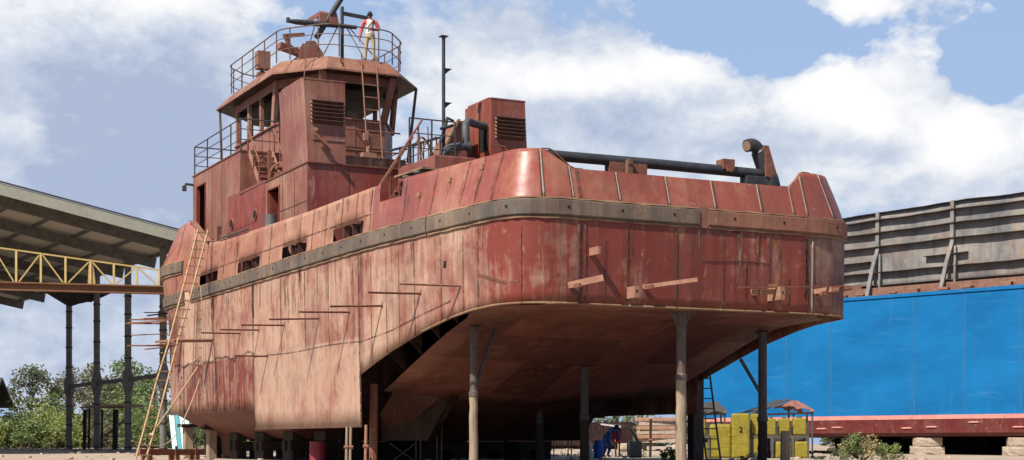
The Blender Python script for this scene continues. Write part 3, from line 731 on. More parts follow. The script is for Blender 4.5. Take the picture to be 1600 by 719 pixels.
for y0, y1, z0, z1 in ((18.4, 19.55, 6.5, 8.82), (27.05, 28.2, 8.3, 10.18)):
    mb = MB()
    for a, b, c, d in ((y0-.05, y0, z0, z1), (y1, y1+.05, z0, z1), (y0-.05, y1+.05, z1, z1+.05), (y0-.05, y1+.05, z0-.05, z0)):
        mb.bb(-X0-.035, -X0+.1, a, b, c, d)
    mb.build('door_frame', M['house_red'], walls)
mb = MB(); mb.bb(-X0+.02, -X0+.95, 19.50, 19.54, 6.5, 8.8); mb.build('door', M['house_red'], walls)
for (y, z) in ((23.65, 8.25), (20.91, 8.23)):
    mb = MB(); ring = []
    mb.tube([(-X0-.05, y, z), (-X0+.04, y, z)], .19, 16, 0); mb.tube([(-X0-.051, y, z), (-X0-.056, y, z)], .155, 16, 1)
    mb.build('porthole', [M['house'], M['black']], walls)

# ---- funnels with louvred vents
def funnel(x0, x1, mat, label):
    mb = MB(); y0, y1, z0, z1 = 15.72, (18.1 if x0 < 0 else 17.7), 9.19, 11.75
    lean = -0.18 if x0 < 0 else 0.0
    bx0, bx1 = x0, x1
    A = [(bx0, y0, z0), (bx1, y0, z0), (bx1, y1, z0), (bx0, y1, z0)]
    tx0, tx1 = (x0-.14, x1-.02) if x0 < 0 else (x0+.02, x1-.12)
    B = [(tx0, y0, z1), (tx1, y0, z1), (tx1, y1+.05, z1), (tx0, y1+.05, z1)]
    mb.loft(A, B); mb.add(B, [(0, 1, 2, 3)]); mb.add(A, [(3, 2, 1, 0)])
    mb.bb(tx0+.03, tx0+.68, y0+.3, y1-.1, z1, z1+.07)
    mb.bb(tx0-.02, tx1+.02, y0-.012, y0+.02, z1-.03, z1+.012); 
    o = mb.build('funnel', mat, tug); tag(o, label)
    cx = (x0+x1)/2; lv = MB(); w = .52
    cz = 10.74 if x0 < 0 else 10.80
    lv.bb(cx-w, cx+w-.02, y0-.008, y0-.001, cz-.36, cz+.36, 1)
    for k in range(6):
        z = cz-.30+.12*k
        lv.bar((cx-w, y0-.075, z), (cx+w, y0-.075, z), .15, .014, up=(0, .62, .8))
        for sx_ in (-1, 1): lv.prism([(y0-.005, z+.05), (y0-.135, z-.045), (y0-.135, z-.06), (y0-.005, z-.03)], cx+sx_*w-.006, cx+sx_*w+.006, 'x', 2)
    lv.build('louver', [M['louver'], M['black'], M['rust_pale']], o)
    return o
f1 = funnel(-3.72, -2.5, M['funnel'], 'weathered port funnel casing in front of the wheelhouse')
f2 = funnel(2.5, 3.86, M['funnel2'], 'fresh red starboard funnel casing with a side opening')
mb = MB(); mb.bb(2.485, 2.505, 15.9, 16.5, 10.1, 10.85); mb.build('pipe_opening', M['black'], f2)
mb = MB(); mb.bar((-3.55, 15.55, 10.02), (-3.0, 15.45, 9.55), .13, .09); mb.bar((-3.5, 15.72, 10.25), (-3.5, 15.5, 10.1), .07); mb.build('welded_bracket', M['rust'], f1)
mb = MB(); mb.bb(-3.6, -2.55, 15.69, 15.705, 9.9, 9.93); mb.build('weld_scar', M['seam_pale'], f1)
mb = MB(); mb.bar((2.55, 15.62, 10.22), (3.0, 15.62, 10.18), .04); mb.bar((3.0, 15.7, 10.18), (3.0, 15.6, 10.06), .05); mb.build('pipe_bracket', M['rust'], f2)

# ---- exhaust pipes and mast pole
mb = MB(); mb.tube(catmull([(.52, 15.3, 9.2), (.56, 15.25, 9.6), (.75, 15.2, 9.86), (1.1, 15.2, 9.96), (1.42, 15.2, 10.0)], 6), .13, 12)
mb.tube([(1.40, 15.2, 10.0), (1.50, 15.2, 10.01)], .17, 12)
mb.tube(catmull([(1.38, 15.2, 9.95), (1.37, 15.2, 10.3), (1.40, 15.3, 10.62), (1.58, 15.5, 10.85), (1.95, 15.9, 10.9), (2.52, 16.1, 10.88)], 6), .125, 12)
mb.build('exhaust_pipe', M['exh'], tug, smooth=True)
mb = MB(); mb.prism([(.75, 9.19), (2.0, 9.19), (2.0, 11.08), (1.75, 11.08)], 16.5, 17.6, 'y'); mb.build('sloping_casing', M['house'], tug)
mb = MB(); mb.prism([(.62, 9.2), (.70, 9.2), (1.72, 11.1), (1.64, 11.1)], 16.36, 16.5, 'y'); mb.build('casing_edge', M['cap'], tug)
mb = MB(); mb.tube([(.8, 15.9, 10.2), (1.05, 15.9, 11.0), (1.25, 15.9, 10.9)], .06, 8); mb.tube([(.75, 15.8, 10.6), (1.2, 15.8, 10.75)], .05, 8); mb.build('valve_pipework', M['pipe'], tug)
mb = MB(); mb.tube([(.95, 16, 9.15), (.95, 16, 13.62)], .058, 10)
mb.box((.95, 16, 13.62), (.24, .24, .03))
for z in (12.59, 11.5): mb.bar((.95, 16, z), (1.22, 16, z), .1, .02); mb.prism([(.95, z-.01), (1.2, z-.01), (1.0, z-.18)], 15.985, 16.015, 'y')
mb.build('stern_light_mast', M['pipe'], tug)

# ---- wheelhouse
WV = [(-1.1, 21.4), (-2.2, 23.4), (-2.2, 28.4), (-1.25, 29.5), (1.25, 29.5), (2.2, 28.4), (2.2, 23.4), (1.1, 21.4)]
mb = MB(); Z0, Z1, Z2 = 9.19, 11.85, 13.38
A = [(x, y, Z0) for x, y in WV]; B = [(x, y, Z1) for x, y in WV]; mb.loft(A, B)
for i in range(8):
    a, b = Vector((*WV[i], 0)), Vector((*WV[(i+1) % 8], 0)); n = (b-a).normalized(); n = Vector((n.y, -n.x, 0)); c = Vector((0, 25.5, 0))
    if n.dot((a+b)/2-c) < 0: n = -n
    mb.bar(a+Vector((0, 0, Z1)), b+Vector((0, 0, Z1)), .14, .05)
    mb.bar(a+n*.05+Vector((0, 0, 13.22)), b+n*.05+Vector((0, 0, 13.22)), .04, .30)
    k = max(1, int((b-a).length/.8))
    for q in range(1, k): 
        p = a.lerp(b, q/k)+n*.006; mb.bar(p+Vector((0, 0, Z0)), p+Vector((0, 0, Z1-.03)), .028, .012, up=n, mi=1)
wh = mb.build('wheelhouse', [M['house'], M['seam']], tug)
tag(wh, 'octagonal wheelhouse with unglazed window openings')
mb = MB(); mb.bb(-1.0, 1.0, 21.45, 21.5, 9.3, 11.8); mb.build('inner_bulkhead', M['dark_shade'], wh)
mb = MB(); mb.add([(x*.97, y, 11.0) for x, y in WV], [tuple(range(8))]); mb.build('wheelhouse_floor', M['dark_shade'], wh)
def post(p, q, w, t, up=(0, 1, 0)):
    m_ = MB(); m_.bar(p, q, w, t, up); m_.build('window_post', M['roof'] if p[0] < 0 else M['house'], wh)
post((-2.2, 23.75, Z1), (-2.24, 23.35, Z2), .14, .30, (0, 1, 0)); post((2.2, 23.5, Z1), (2.25, 23.25, Z2), .14, .26)
post((1.06, 21.42, Z1), (1.32, 21.15, Z2), .24, .14, (0, 1, 0)); post((-1.06, 21.42, Z1), (-1.32, 21.15, Z2), .24, .14)
for y in (25.15, 26.6, 28.1):
    post((-2.2, y, Z1), (-2.22, y, Z2), .12, .17); post((2.2, y, Z1), (2.22, y, Z2), .12, .17)
for x in (-1.25, -.4, .4, 1.25): post((x, 29.5, Z1), (x, 29.55, Z2), .16, .12)
# roof
RL = [(-1.28, 20.8), (-2.68, 22.45), (-2.72, 29.25), (-1.5, 30.5), (1.5, 30.5), (2.74, 29.25), (2.76, 22.4), (1.42, 20.8)]
RU = [(-1.05, 21.28), (-2.25, 22.75), (-2.25, 28.9), (-1.25, 29.9), (1.25, 29.9), (2.25, 28.9), (2.25, 22.75), (1.15, 21.28)]
mb = MB(); A = [(x, y, 13.42) for x, y in RL]; B = [(x, y, 13.92) for x, y in RU]; A0 = [(x, y, 13.36) for x, y in RL]
mb.loft(A, B); mb.loft(A0, A); mb.add(B, [tuple(range(8))])
for i in range(8):
    for f in (0.28, .5, .76):
        p = Vector(A[i]).lerp(Vector(A[(i+1) % 8]), f); q = Vector(B[i]).lerp(Vector(B[(i+1) % 8]), f); mb.bar(p+Vector((0, 0, .006)), q+Vector((0, 0, .006)), .022, .014, mi=1)
roof = mb.build('wheelhouse_roof', [M['roof'], M['seam']], wh)
mb = MB(); mb.add([(x*.995, lerp(25.6, y, .995), 13.355) for x, y in RL], [tuple(range(8))])
mb.add([(x*.93, lerp(25.4, y, .95), 12.92) for x, y in WV], [tuple(range(8))])
mb.build('ceiling', M['dark_shade'], wh)
mb = MB(); mb.tube([(2.66, 22.25, 13.36), (2.2, 21.95, 10.6)], .055, 8); mb.build('roof_prop', M['rail_dark'], wh)
mb = MB(); mb.tube([(-2.62, 29.1, 13.36), (-2.55, 29.0, 10.7)], .05, 8); mb.build('roof_prop', M['rail'], wh)
mb = MB(); mb.tube([(-2.2, 27.6, 11.6), (-2.6, 27.0, 10.72)], .05, 8); mb.build('roof_prop', M['rail_dark'], wh)

# ---- railings
def railing(name, path, h, levels, spacing, mat, parent=tug, r=.024, closed=False, posts=True, label=None):
    path = [Vector(p) for p in path]; mb = MB()
    pp = path + ([path[0]] if closed else [])
    for lv in levels: mb.tube([p+Vector((0, 0, h*lv)) for p in path], r if lv == levels[-1] else r*.7, 6, closed=closed)
    if posts:
        for a, b in zip(pp, pp[1:]):
            k = max(1, round((b-a).length/spacing))
            for i in range(k): 
                p = a.lerp(b, i/k); mb.bar(p, p+Vector((0, 0, h)), r*1.7)
        if not closed: mb.bar(pp[-1], pp[-1]+Vector((0, 0, h)), r*1.7)
    o = mb.build(name, mat, parent); return tag(o, label)
def rounded(poly, r=.35, z=0):
    out = []; n = len(poly)
    for i in range(n):
        a, b, c = (Vector((*poly[(i+k-1) % n], z)) for k in range(3))
        p = b+(a-b).normalized()*r; q = b+(c-b).normalized()*r
        for k in range(5):
            t = k/4; out.append(p*(1-t)**2 + b*2*t*(1-t) + q*t*t)
    return out
RR = [(x*1.03, 25.6+(y-25.6)*1.02) for x, y in RU]
rp = rounded(RR, .4, 13.93)
mb = MB()
for lv, r in ((.36, .016), (.70, .016), (1.0, .024)): mb.tube([p+Vector((0, 0, 1.10*lv)) for p in rp], r, 6, closed=True)
for i in range(8):
    a, b = Vector((*RR[i], 13.93)), Vector((*RR[(i+1) % 8], 13.93)); d = (b-a).normalized(); a, b = a+d*.4, b-d*.4
    k = max(1, round((b-a).length/1.5))
    for j in range(k+1): p = a.lerp(b, j/k); mb.bar(p, p+Vector((0, 0, 1.10)), .036)
mb.build('roof_railing', M['rail'], wh)
railing('bridge_railing', [(-2.3, 22.8, 10.7), (-3.7, 22.8, 10.7), (-3.7, 25.2, 10.7), (-3.7, 27.0, 10.7), (-3.7, 28.75, 10.7), (-1.9, 28.8, 10.7), (0, 28.8, 10.7), (3.7, 28.8, 10.7), (3.7, 22.8, 10.7)], 1.1, (.35, .68, 1), 1.3, M['rail_dark'])
railing('stair_head_railing', [(-.66, 15.0, 9.25), (.1, 15.0, 9.25), (.9, 15.0, 9.25)], 1.43, (.36, .68, 1), .6, M['rail_dark'])
mb = MB(); mb.bb(-.75, 1.2, 14.7, 15.69, 9.17, 9.22); mb.build('stair_landing', M['deck'], tug)
mb = MB(); mb.tube([(-.6, 16.8, 9.95), (1.25, 16.8, 10.55)], .04, 6)
for t in (.2, .45, .6, .78, .97): mb.bar((-.6+1.85*t, 16.8, 9.2), (-.6+1.85*t, 16.8, 9.95+.6*t), .045)
mb.build('sloping_handrail', M['rail_dark'], tug)
mb = MB()   # loose uprights behind the landing
for x, y, z in ((.1, 15.2, 10.5), (.3, 15.4, 10.4), (-.15, 15.3, 10.3)): mb.bar((x, y, 9.2), (x-.05, y, z), .03)
mb.build('loose_upright', M['rail'], tug)

# aft stair
st = MB()
a0, a1 = Vector((-.35, 15.1, 9.22)), Vector((-2.55, 15.1, 5.92))
for y in (14.75, 15.42):
    o1 = Vector((0, y-15.1, 0)); st.bar(a0+o1, a1+o1, .04, .18)
for i in range(1, 12):
    p = a0.lerp(a1, i/12); st.box(p, (.22, .66, .03))
stair = st.build('aft_stair', M['rust'], tug)
mb = MB()
for y, k in ((14.72, 1.35), (15.45, .95)):
    up = Vector((0, 0, k)); o1 = Vector((0, y-15.1, 0)); mb.tube([a0+o1+up*1.02, a1+o1+up], .035, 8)
    for t in (.06, .35, .65, .95): p = a0.lerp(a1, t)+o1; mb.bar(p, p+up, .04)
mb.build('handrail', M['rust'], stair)
# side stair up to the bridge deck
st = MB(); b0, b1 = Vector((-3.0, 22.7, 10.68)), Vector((-3.0, 21.3, 9.2))
for x in (-3.45, -2.6): st.bar(b0+Vector((x+3, 0, 0)), b1+Vector((x+3, 0, 0)), .05, .16)
for i in range(1, 7): st.box(b0.lerp(b1, i/7), (.85, .2, .03))
stair2 = st.build('bridge_stair', M['rust_pale'], tug)
mb = MB()
for x in (-3.5, -2.55):
    o1 = Vector((x+3, 0, .85)); mb.tube([b0+o1, b1+o1], .03, 6)
    for t in (0.05, .5, .95): p = b0.lerp(b1, t)+Vector((x+3, 0, 0)); mb.bar(p, p+Vector((0, 0, .85)), .04)
mb.build('handrail', M['rust'], stair2)
# gear on the house top, port side
mb = MB(); mb.bb(-3.5, -2.75, 18.9, 19.7, 9.2, 9.42); mb.tube([(-3.3, 19.3, 9.4), (-3.3, 19.3, 9.75)], .16, 10); mb.tube([(-3.6, 19.2, 9.55), (-2.8, 19.4, 9.6)], .07, 8)
mb.tube(catmull([(-3.4, 20.3, 9.2), (-3.45, 20.2, 9.6), (-3.2, 20.0, 9.85), (-2.9, 20.0, 9.7)], 4), .06, 8); mb.build('deck_winch', M['rust'], tug, smooth=True)
mb = MB(); mb.bb(-3.45, -3.35, 20.5, 20.58, 9.2, 10.35); mb.build('stanchion', M['rust'], tug)
mb = MB(); mb.tube([(-3.0, 22.0, 9.2), (-3.0, 22.0, 9.5)], .25, 10); mb.box((-3.0, 21.9, 9.62), (.6, .5, .22)); mb.build('vent_box', M['house_red'], tug)
# aft face rails and gear
for z in (11.45, 10.75):
    mb = MB(); mb.tube([(-1.1, 21.2, z), (1.6, 21.2, z-.0)], .028, 6)
    for x in (-1.0, 0, 1.0): mb.bar((x, 21.2, z), (x, 21.4, z), .03)
    mb.build('grab_rail', M['rust'], tug)
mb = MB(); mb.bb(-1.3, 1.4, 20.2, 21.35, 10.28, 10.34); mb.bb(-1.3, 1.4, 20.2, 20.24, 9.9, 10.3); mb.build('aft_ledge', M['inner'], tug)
mb = MB()
for x in (-1.2, -.4, .5, 1.3): mb.tube([(x, 20.5, 9.2), (x, 20.5, 10.3)], .05, 6)
mb.build('ledge_support', M['rust'], tug)
mb = MB(); mb.tube(catmull([(.2, 20.6, 10.35), (.15, 20.6, 10.7), (.25, 20.6, 10.95), (.1, 20.6, 11.3)], 4), .07, 8); mb.box((.15, 20.55, 10.45), (.5, .25, .2)); mb.tube([(.5, 20.6, 10.4), (.9, 20.5, 10.15)], .06, 8)
mb.box((.05, 20.55, 11.1), (.16, .12, .26)); mb.build('chain_hoist', M['rust_pale'], tug, smooth=True)
mb = MB(); mb.bb(-1.1, 1.9, 18.6, 19.6, 9.2, 9.62); mb.build('skylight_box', M['inner'], tug)
mb = MB(); mb.tube(catmull([(1.2, 17.4, 9.2), (1.1, 17.2, 10.0), (.6, 16.9, 10.5), (.3, 16.9, 10.2)], 5), .035, 6); mb.tube([(.2, 16.5, 9.2), (.55, 16.5, 10.3)], .03, 6); mb.build('bent_pipe', M['cap'], tug)

# ---- bollards and machinery inside the bulwark
for y in (5.6, 6.35):
    mb = MB(); mb.tube([(-4.2, y, 5.9), (-4.2, y, 7.25)], .24, 14); mb.tube([(-4.2, y, 7.25), (-4.2, y, 7.29)], .28, 14); mb.build('bollard', M['greysteel'], tug, smooth=True)
mb = MB(); mb.bb(-3.5, -2.3, 6.6, 9.0, 7.55, 7.95); mb.bb(-3.3, -2.5, 6.8, 8.8, 5.9, 7.55); mb.build('tow_winch', M['funnel2'], tug, bevel=.03)
mb = MB(); mb.bar((-4.2, 5.2, 7.32), (-4.2, 7.0, 7.36), .5, .05); mb.build('fairlead_plate', M['cap'], tug)
mb = MB(); mb.tube([(-4.55, 17.5, 6.4), (-4.3, 17.5, 7.4)], .2, 12); mb.tube([(-4.3, 17.6, 7.3), (-4.3, 17.6, 7.75)], .19, 12); mb.build('cowl_vent', M['greysteel'], tug, smooth=True)

# ---- stern gear: black tow bar with brackets and the hooked horn
mb = MB(); mb.tube([(-3.4, 1.0, 7.05), (-.2, 1.0, 7.07), (2.95, 1.0, 7.06)], .125, 14); mb.build('tow_bar', M['pipe'], tug, smooth=True)
for x0, x1 in ((-1.62, -1.2), (-1.08, -.62)):
    mb = MB(); mb.bb(x0, x1, .88, 1.12, 5.9, 7.02); mb.build('bar_bracket', M['rust'], tug)
mb = MB(); mb.box((-1.14, .82, 6.92), (.14, .1, .30)); mb.box((-1.14, .8, 7.03), (.10, .1, .12)); mb.build('bar_clamp', M['cap'], tug)
mb = MB(); mb.bb(1.48, 1.80, .84, 1.16, 7.08, 7.32); mb.bb(1.56, 1.72, .80, .84, 7.02, 7.16); mb.build('bar_lug', M['rust'], tug)
mb = MB(); mb.bb(2.15, 2.95, .85, 1.15, 5.9, 6.98); mb.build('horn_base', M['pipe'], tug, bevel=.02)
mb = MB(); mb.tube(catmull([(2.98, 1.0, 5.95), (2.98, 1.0, 6.6), (2.88, 1.0, 7.0), (2.72, 1.0, 7.35), (2.60, 1.0, 7.62), (2.42, .98, 7.74), (2.22, .96, 7.70)], 5), [.25]*6+[.24]*5+[.2]*10+[.155]*10, 12)
mb.tube([(2.225, .95, 7.70), (2.205, .945, 7.695)], .12, 12, 1); mb.build('tow_horn', [M['pipe'], M['cap']], tug, smooth=True)
mb = MB(); mb.prism([(2.62, 7.72), (2.74, 7.72), (3.0, 7.0), (2.92, 6.9), (2.68, 6.98)], .78, .84, 'y'); mb.build('horn_web', M['rust'], tug)

# ---- staging brackets welded to the side (angle bars)
def side_bracket(pxl, pxr, py, th=.042, mat='rust', dz=0.0, web=True):
    r = (pxr-CX)/F; y = 10.0
    for _ in range(8):
        x = S(s_of_y(y), 4.2).x
        y = (r*(O2[1]+x*T2[1])-O2[0]-x*T2[0])/(D2[0]-r*D2[1])
    w = W(x, y); z = EYE+(HY-py)*w.y/F; ln = (pxr-pxl)*w.y/F
    p = S(s_of_y(y), z, -.02)
    jr = random.Random(int(pxl)); q = p + Vector((-T2[0], -D2[0]+jr.uniform(-.12, .12), 0))*ln + Vector((0, 0, dz+jr.uniform(-.03, .03)))
    m_ = MB(); m_.bar(p, q, th*1.4, th*.35); m_.bar(p+Vector((0, 0, -th*.5)), q+Vector((0, 0, -th*.5)), th*.3, th)
    m_.box(p+Vector((0, 0, .02)), (.07, .08, .16))
    if web: m_.bar(p+Vector((0, 0, -.3)), p.lerp(q, .2), .03)
    m_.build('staging_bracket', M[mat], tug)
for a in [(511, 598, 477), (464, 547, 487), (418, 499, 497), (376, 445, 507.5), (342, 405, 515), (313, 376, 520.5), (272, 333, 530, .10, 'rust_pale'), (365, 418, 556), (571, 658, 458), (627, 722, 446, .04, 'rust_pale', .05)]:
    side_bracket(*a, web=False)
def tr_bar(px0, py0, px1, py1, y0, y1, w=.05, h=.09, mat='rust_pale'):   # loose bars on the transom, y = distance aft
    def at(px, py, y):
        r = (px-CX)/F; x = (r*(O2[1]+y*D2[1])-O2[0]-y*D2[0])/(T2[0]-r*T2[1]); Yw = W(x, y).y
        return Vector((x, y, EYE+(HY-py)*Yw/F))
    m_ = MB(); m_.bar(at(px0, py0, y0), at(px1, py1, y1), w, h); return m_, at
def staging(*a):
    m_, _ = tr_bar(*a); m_.build('staging_bracket', M[a[8] if len(a) > 8 else 'rust_pale'], tug)
staging(746, 429.5, 791, 443, .2, .02, .06, .07, 'rust')
staging(888, 446, 943, 434, -.02, -.55, .06, .14)
staging(1004, 448.5, 1090, 437, -.02, -.75, .06, .09)
staging(1155, 449, 1330, 447.5, -.35, -.35, .05, .03, 'rust')
staging(1174, 456, 1235, 456, -.28, -.28, .05, .12)
staging(1272, 456, 1300, 452, -.02, -.4, .05, .12)
staging(1290, 456, 1345, 448, -.25, -.3, .05, .11)
for px, py, l, w, h in [(922, 394, .42, .06, .17), (983, 458, .34, .12, .26), (1203, 461, .5, .13, .30), (1203, 448, .4, .10, .10), (1302, 452, .35, .11, .12), (797, 441, .42, .05, .05), (893, 448, .40, .05, .09), (1006, 450, .40, .05, .09), (1176, 459, .36, .05, .09), (1276, 460, .36, .05, .09)]:
    _, at = tr_bar(0, 0, 1, 1, 0, 0); p = at(px, py, 0.0 if px > 850 else .15)
    m_ = MB(); m_.bar(p+Vector((0, .02, 0)), p+Vector((0, -l, 0)), w, h); 
    if h > .2: m_.box(p+Vector((0, -l-.004, .02)), (.035, .01, .05), None, 1)
    m_.build('staging_bracket', [M['rust_pale' if h > .12 else 'rust'], M['black']], tug)

# ---- roof gear: searchlight box, hinged mast, pole, crossbar
rf = 13.93
mb = MB(); mb.bb(-1.98, -1.5, 26.3, 26.7, rf+.55, rf+1.2); mb.bb(-1.95, -1.60, 26.35, 26.65, rf, rf+.42); mb.bar((-1.75, 26.5, rf+.4), (-1.75, 26.5, rf+.6), .14); mb.bar((-1.48, 26.4, rf+.1), (-1.3, 26.3, rf+.65), .08, .2); mb.build('searchlight_box', M['roof'], wh)
mt = MB()
mt.prism([(-1.35, rf), (-.2, rf), (-.32, rf+.75), (-.62, rf+1.15), (-.95, rf+1.1), (-1.2, rf+.6)], 23.85, 23.90, 'y'); mt.prism([(-1.35, rf), (-.2, rf), (-.32, rf+.75), (-.62, rf+1.15), (-.95, rf+1.1), (-1.2, rf+.6)], 24.25, 24.3, 'y')
mt.bb(-1.3, -.3, 23.9, 24.25, rf+.02, rf+.5, 0); mt.bar((-1.2, 24.05, rf+.7), (-1.95, 23.95, rf+.85), .3, .22); mt.bar((-1.55, 23.9, rf+.8), (-1.75, 23.85, rf+1.25), .16, .10); mt.bar((-1.8, 23.9, rf+1.2), (-1.0, 23.95, rf+1.35), .12)
mt.bb(-.95, -.5, 23.835, 23.86, rf+.12, rf+.4, 1)
mast = mt.build('mast_tabernacle', [M['funnel'], M['black']], tug)
p0, p1 = L(494, 60, 56.6), L(543, -18, 56.6)
mb = MB(); mb.tube([p0, p1], .1, 10); mb.build('hinged_mast', M['pipe'], mast, smooth=True)
q0, q1 = L(450, 33, 56.0), L(557, 43, 57.0)
mb = MB(); qm = q0.lerp(q1, .35); mb.tube([q0, q0.lerp(q1, .12), qm, q1], [.06, .1, .1, .07], 8); mb.tube([q0+Vector((0, 0, -.05)), q0+Vector((0, 0, .12))], .07, 8); mb.build('yard', M['pipe'], mast)
mb = MB(); mb.bar(L(476, 36, 56.6), L(501, 20.5, 56.6), .08, .12); mb.bar(L(499, 19.5, 56.6), L(512, 22, 56.6), .1, .1)
c = L(504, 29, 56.6); mb.box(c, (.30, .3, .30)); c = L(519, 26, 56.7); mb.prism([(c.x-.16, c.z-.26), (c.x+.2, c.z-.26), (c.x+.12, c.z+.1), (c.x-.02, c.z+.22), (c.x-.16, c.z+.05)], c.y-.15, c.y+.15, 'y'); mb.build('mast_bracket', M['funnel'], mast)
b0 = Vector((.1, 23.0, rf)); mb = MB(); mb.tube([b0, b0+Vector((0, 0, 2.25))], .065, 10); mb.bb(-.15, .35, 22.8, 23.2, rf, rf+.05)
e = b0+Vector((0, 0, 2.02)); mb.bar(e, e+Vector((1.15, .1, -.04)), .10, .12); mb.build('signal_pole', M['pipe'], wh)
mb = MB()
for dx, dy in ((-1.6, -1.2), (1.1, -1.5), (.55, -1.3)): mb.tube([b0+Vector((dx*.1, dy*.1, 1.6)), b0+Vector((dx*.75, dy, .03))], .022, 5)
mb.build('pole_stay', M['rail'], wh)
mb = MB(); mb.tube([L(493, 35, 55.0), L(478, 90, 55.2), L(475, 124, 55.0)], .022, 5); mb.build('hanging_cable', M['rail'], wh)
for px in (555, 585):
    p = Vector(((0.12 if px > 560 else -.62), 21.08, 13.72)); mb = MB(); mb.tube(catmull([p, p+Vector((-.1, -.12, .06)), p+Vector((-.14, -.2, -.04)), p+Vector((-.06, -.2, -.12))], 4), .02, 5); mb.build('lifting_eye', M['rust'], wh)
# bow fittings
mb = MB(); mb.tube([(-3.7, 28.75, 10.35), (-4.05, 28.75, 10.37), (-4.1, 28.75, 10.2)], .05, 6); mb.box((-4.1, 28.75, 10.2), (.14, .14, .2)); mb.build('bow_lamp_bracket', M['rail_dark'], tug)
mb = MB(); p = S(s_of_y(21.7), 7.4, -.1); mb.bar(p+Vector((0, 0, -.3)), p+Vector((0, -.05, .45)), .26, .16); mb.bb(p.x, p.x+.5, 20.6, 21.5, 7.0, 7.5); mb.build('bow_chock', M['roof'], tug)
mb = MB(); mb.bar(S(s_of_y(17.8), 7.28, .05), S(s_of_y(21.0), 7.36, .05), .05, .05); mb.build('shadow_gap_bar', M['rail_dark'], tug)  # dark bar drawn in for the shadowed gap line along the bulwark top
mb = MB()
for y, z in ((23.3, 3.3), (25.6, 2.9), (25.8, 2.2)): 
    p = S(s_of_y(y), z, .0); mb.tube([p, p+Vector((-.02, 0, 0))], .06, 10)
for y, z in ((3.2, 4.72),): p = S(s_of_y(y), z, .004); mb.box(p, (.02, .2, .16))
mb.build('shell_opening', M['black'], tug)
# ================================================================== SETTING
# ---- ground
def ground_mat():
    m, nt, b = new_mat('yard_dirt')
    tc = nt.nodes.new('ShaderNodeTexCoord'); o = tc.outputs['Object']
    n1 = noise(nt, o, 0.09, 6, 0.6); n2 = noise(nt, o, 1.1, 6, 0.65); n3 = noise(nt, o, 14, 4, 0.6)
    f = ramp(nt, math_n(nt, 'ADD', math_n(nt, 'MULTIPLY', n1, .5), math_n(nt, 'MULTIPLY', n2, .5)), [(.36, 0.), (.64, 1.)])
    c = mixc(nt, f, (0.23, 0.17, 0.125), (0.37, 0.295, 0.23))
    c = mixc(nt, math_n(nt, 'MULTIPLY', ramp(nt, n3, [(.5, 0.), (.75, 1.)]), .5), c, (0.12, 0.085, 0.06))
    g = ramp(nt, noise(nt, o, 0.045, 5, .6), [(.53, 0.), (.60, 1.)])
    c = mixc(nt, math_n(nt, 'MULTIPLY', g, .7), c, (0.10, 0.115, 0.045))
    nt.links.new(c, b.inputs['Base Color']); b.inputs['Roughness'].default_value = .95
    bp = nd(nt, 'ShaderNodeBump', Strength=.7, Distance=.05); nt.links.new(math_n(nt, 'ADD', n2, math_n(nt, 'MULTIPLY', n3, .3)), bp.inputs['Height']); nt.links.new(bp.outputs[0], b.inputs['Normal'])
    return m
mb = MB()
gx = [-2500, -1200, -600, -300, -160] + [-100+5*i for i in range(41)] + [160, 300, 600, 1200, 2500]
gy = [-300, -100, -40, -20] + [-10+4*i for i in range(36)] + [160, 220, 320, 500, 900, 1600, 3000]
rg = random.Random(5)
hh = {}
for i, x in enumerate(gx):
    for j, y in enumerate(gy): hh[i, j] = gz(x, y) + (rg.uniform(-.04, .04) if abs(x) < 110 and 60 < y < 140 else 0)
vs = [(x, y, hh[i, j]) for i, x in enumerate(gx) for j, y in enumerate(gy)]; ng = len(gy)
mb.add(vs, [(i*ng+j, (i+1)*ng+j, (i+1)*ng+j+1, i*ng+j+1) for i in range(len(gx)-1) for j in range(ng-1)])
tag(mb.build('ground', ground_mat(), smooth=True, merge=False), kind='structure')

M['steelhead'] = rough_mat('dull_pipe_steel', (0.06, 0.05, 0.047), (0.15, 0.115, 0.10), 4, .7, spots=(.10, .05, .035))
# ---- timber and steel posts holding up the stern
def shore(x, y, ztop, zj, r, label, brace=None, dark=False, flare=False):
    p = W(x, y); g0 = gz(p.x, p.y)
    e = empty('shoring_post', (p.x, p.y, g0), TH, label, 'post', 'posts shoring up the tug hull')
    zt_, zj_ = ztop-g0, zj-g0
    rr = random.Random(int(x*100+y*10)); n = 9
    pts = [(rr.uniform(-.012, .012), rr.uniform(-.012, .012), zj_*i/n) for i in range(n+1)]
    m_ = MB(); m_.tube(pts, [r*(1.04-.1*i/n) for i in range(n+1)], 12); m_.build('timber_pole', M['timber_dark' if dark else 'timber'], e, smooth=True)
    m_ = MB(); m_.tube([(0, 0, zj_-.12), (0, 0, zt_-.02)], r*.9, 10); m_.tube([(0, 0, zj_-.14), (0, 0, zj_-.02)], r*1.12, 10)
    if flare:
        m_.box((0, 0, zt_-.03), (.62, .3, .04)); m_.prism([(-.28, zt_-.05), (.28, zt_-.05), (.09, zt_-.42), (-.09, zt_-.42)], -.02, .02, 'y'); m_.prism([(-.14, zt_-.05), (.14, zt_-.05), (.08, zt_-.36), (-.08, zt_-.36)], -.02, .02, 'x')
    else: m_.box((0, 0, zt_-.02), (.3, .3, .03))
    m_.build('steel_head', M['steelhead' if not dark else 'rail_dark'], e, smooth=False)
    if brace:
        m_ = MB(); m_.bar(brace[0], brace[1], .07, .07); m_.build('brace', M['rail_dark'], e)
    return e
shore(-3.75, 3.7, zc(-3.75, 3.7), 1.80, .105, 'pale timber post with dark steel head and slanting brace, under the near stern corner', ((.02, 0, 1.82), (.62, .1, 3.3)))
shore(0.02, .42, 3.6, 2.15, .125, 'stout pale post with a flared steel head, under the middle of the transom edge', flare=True)
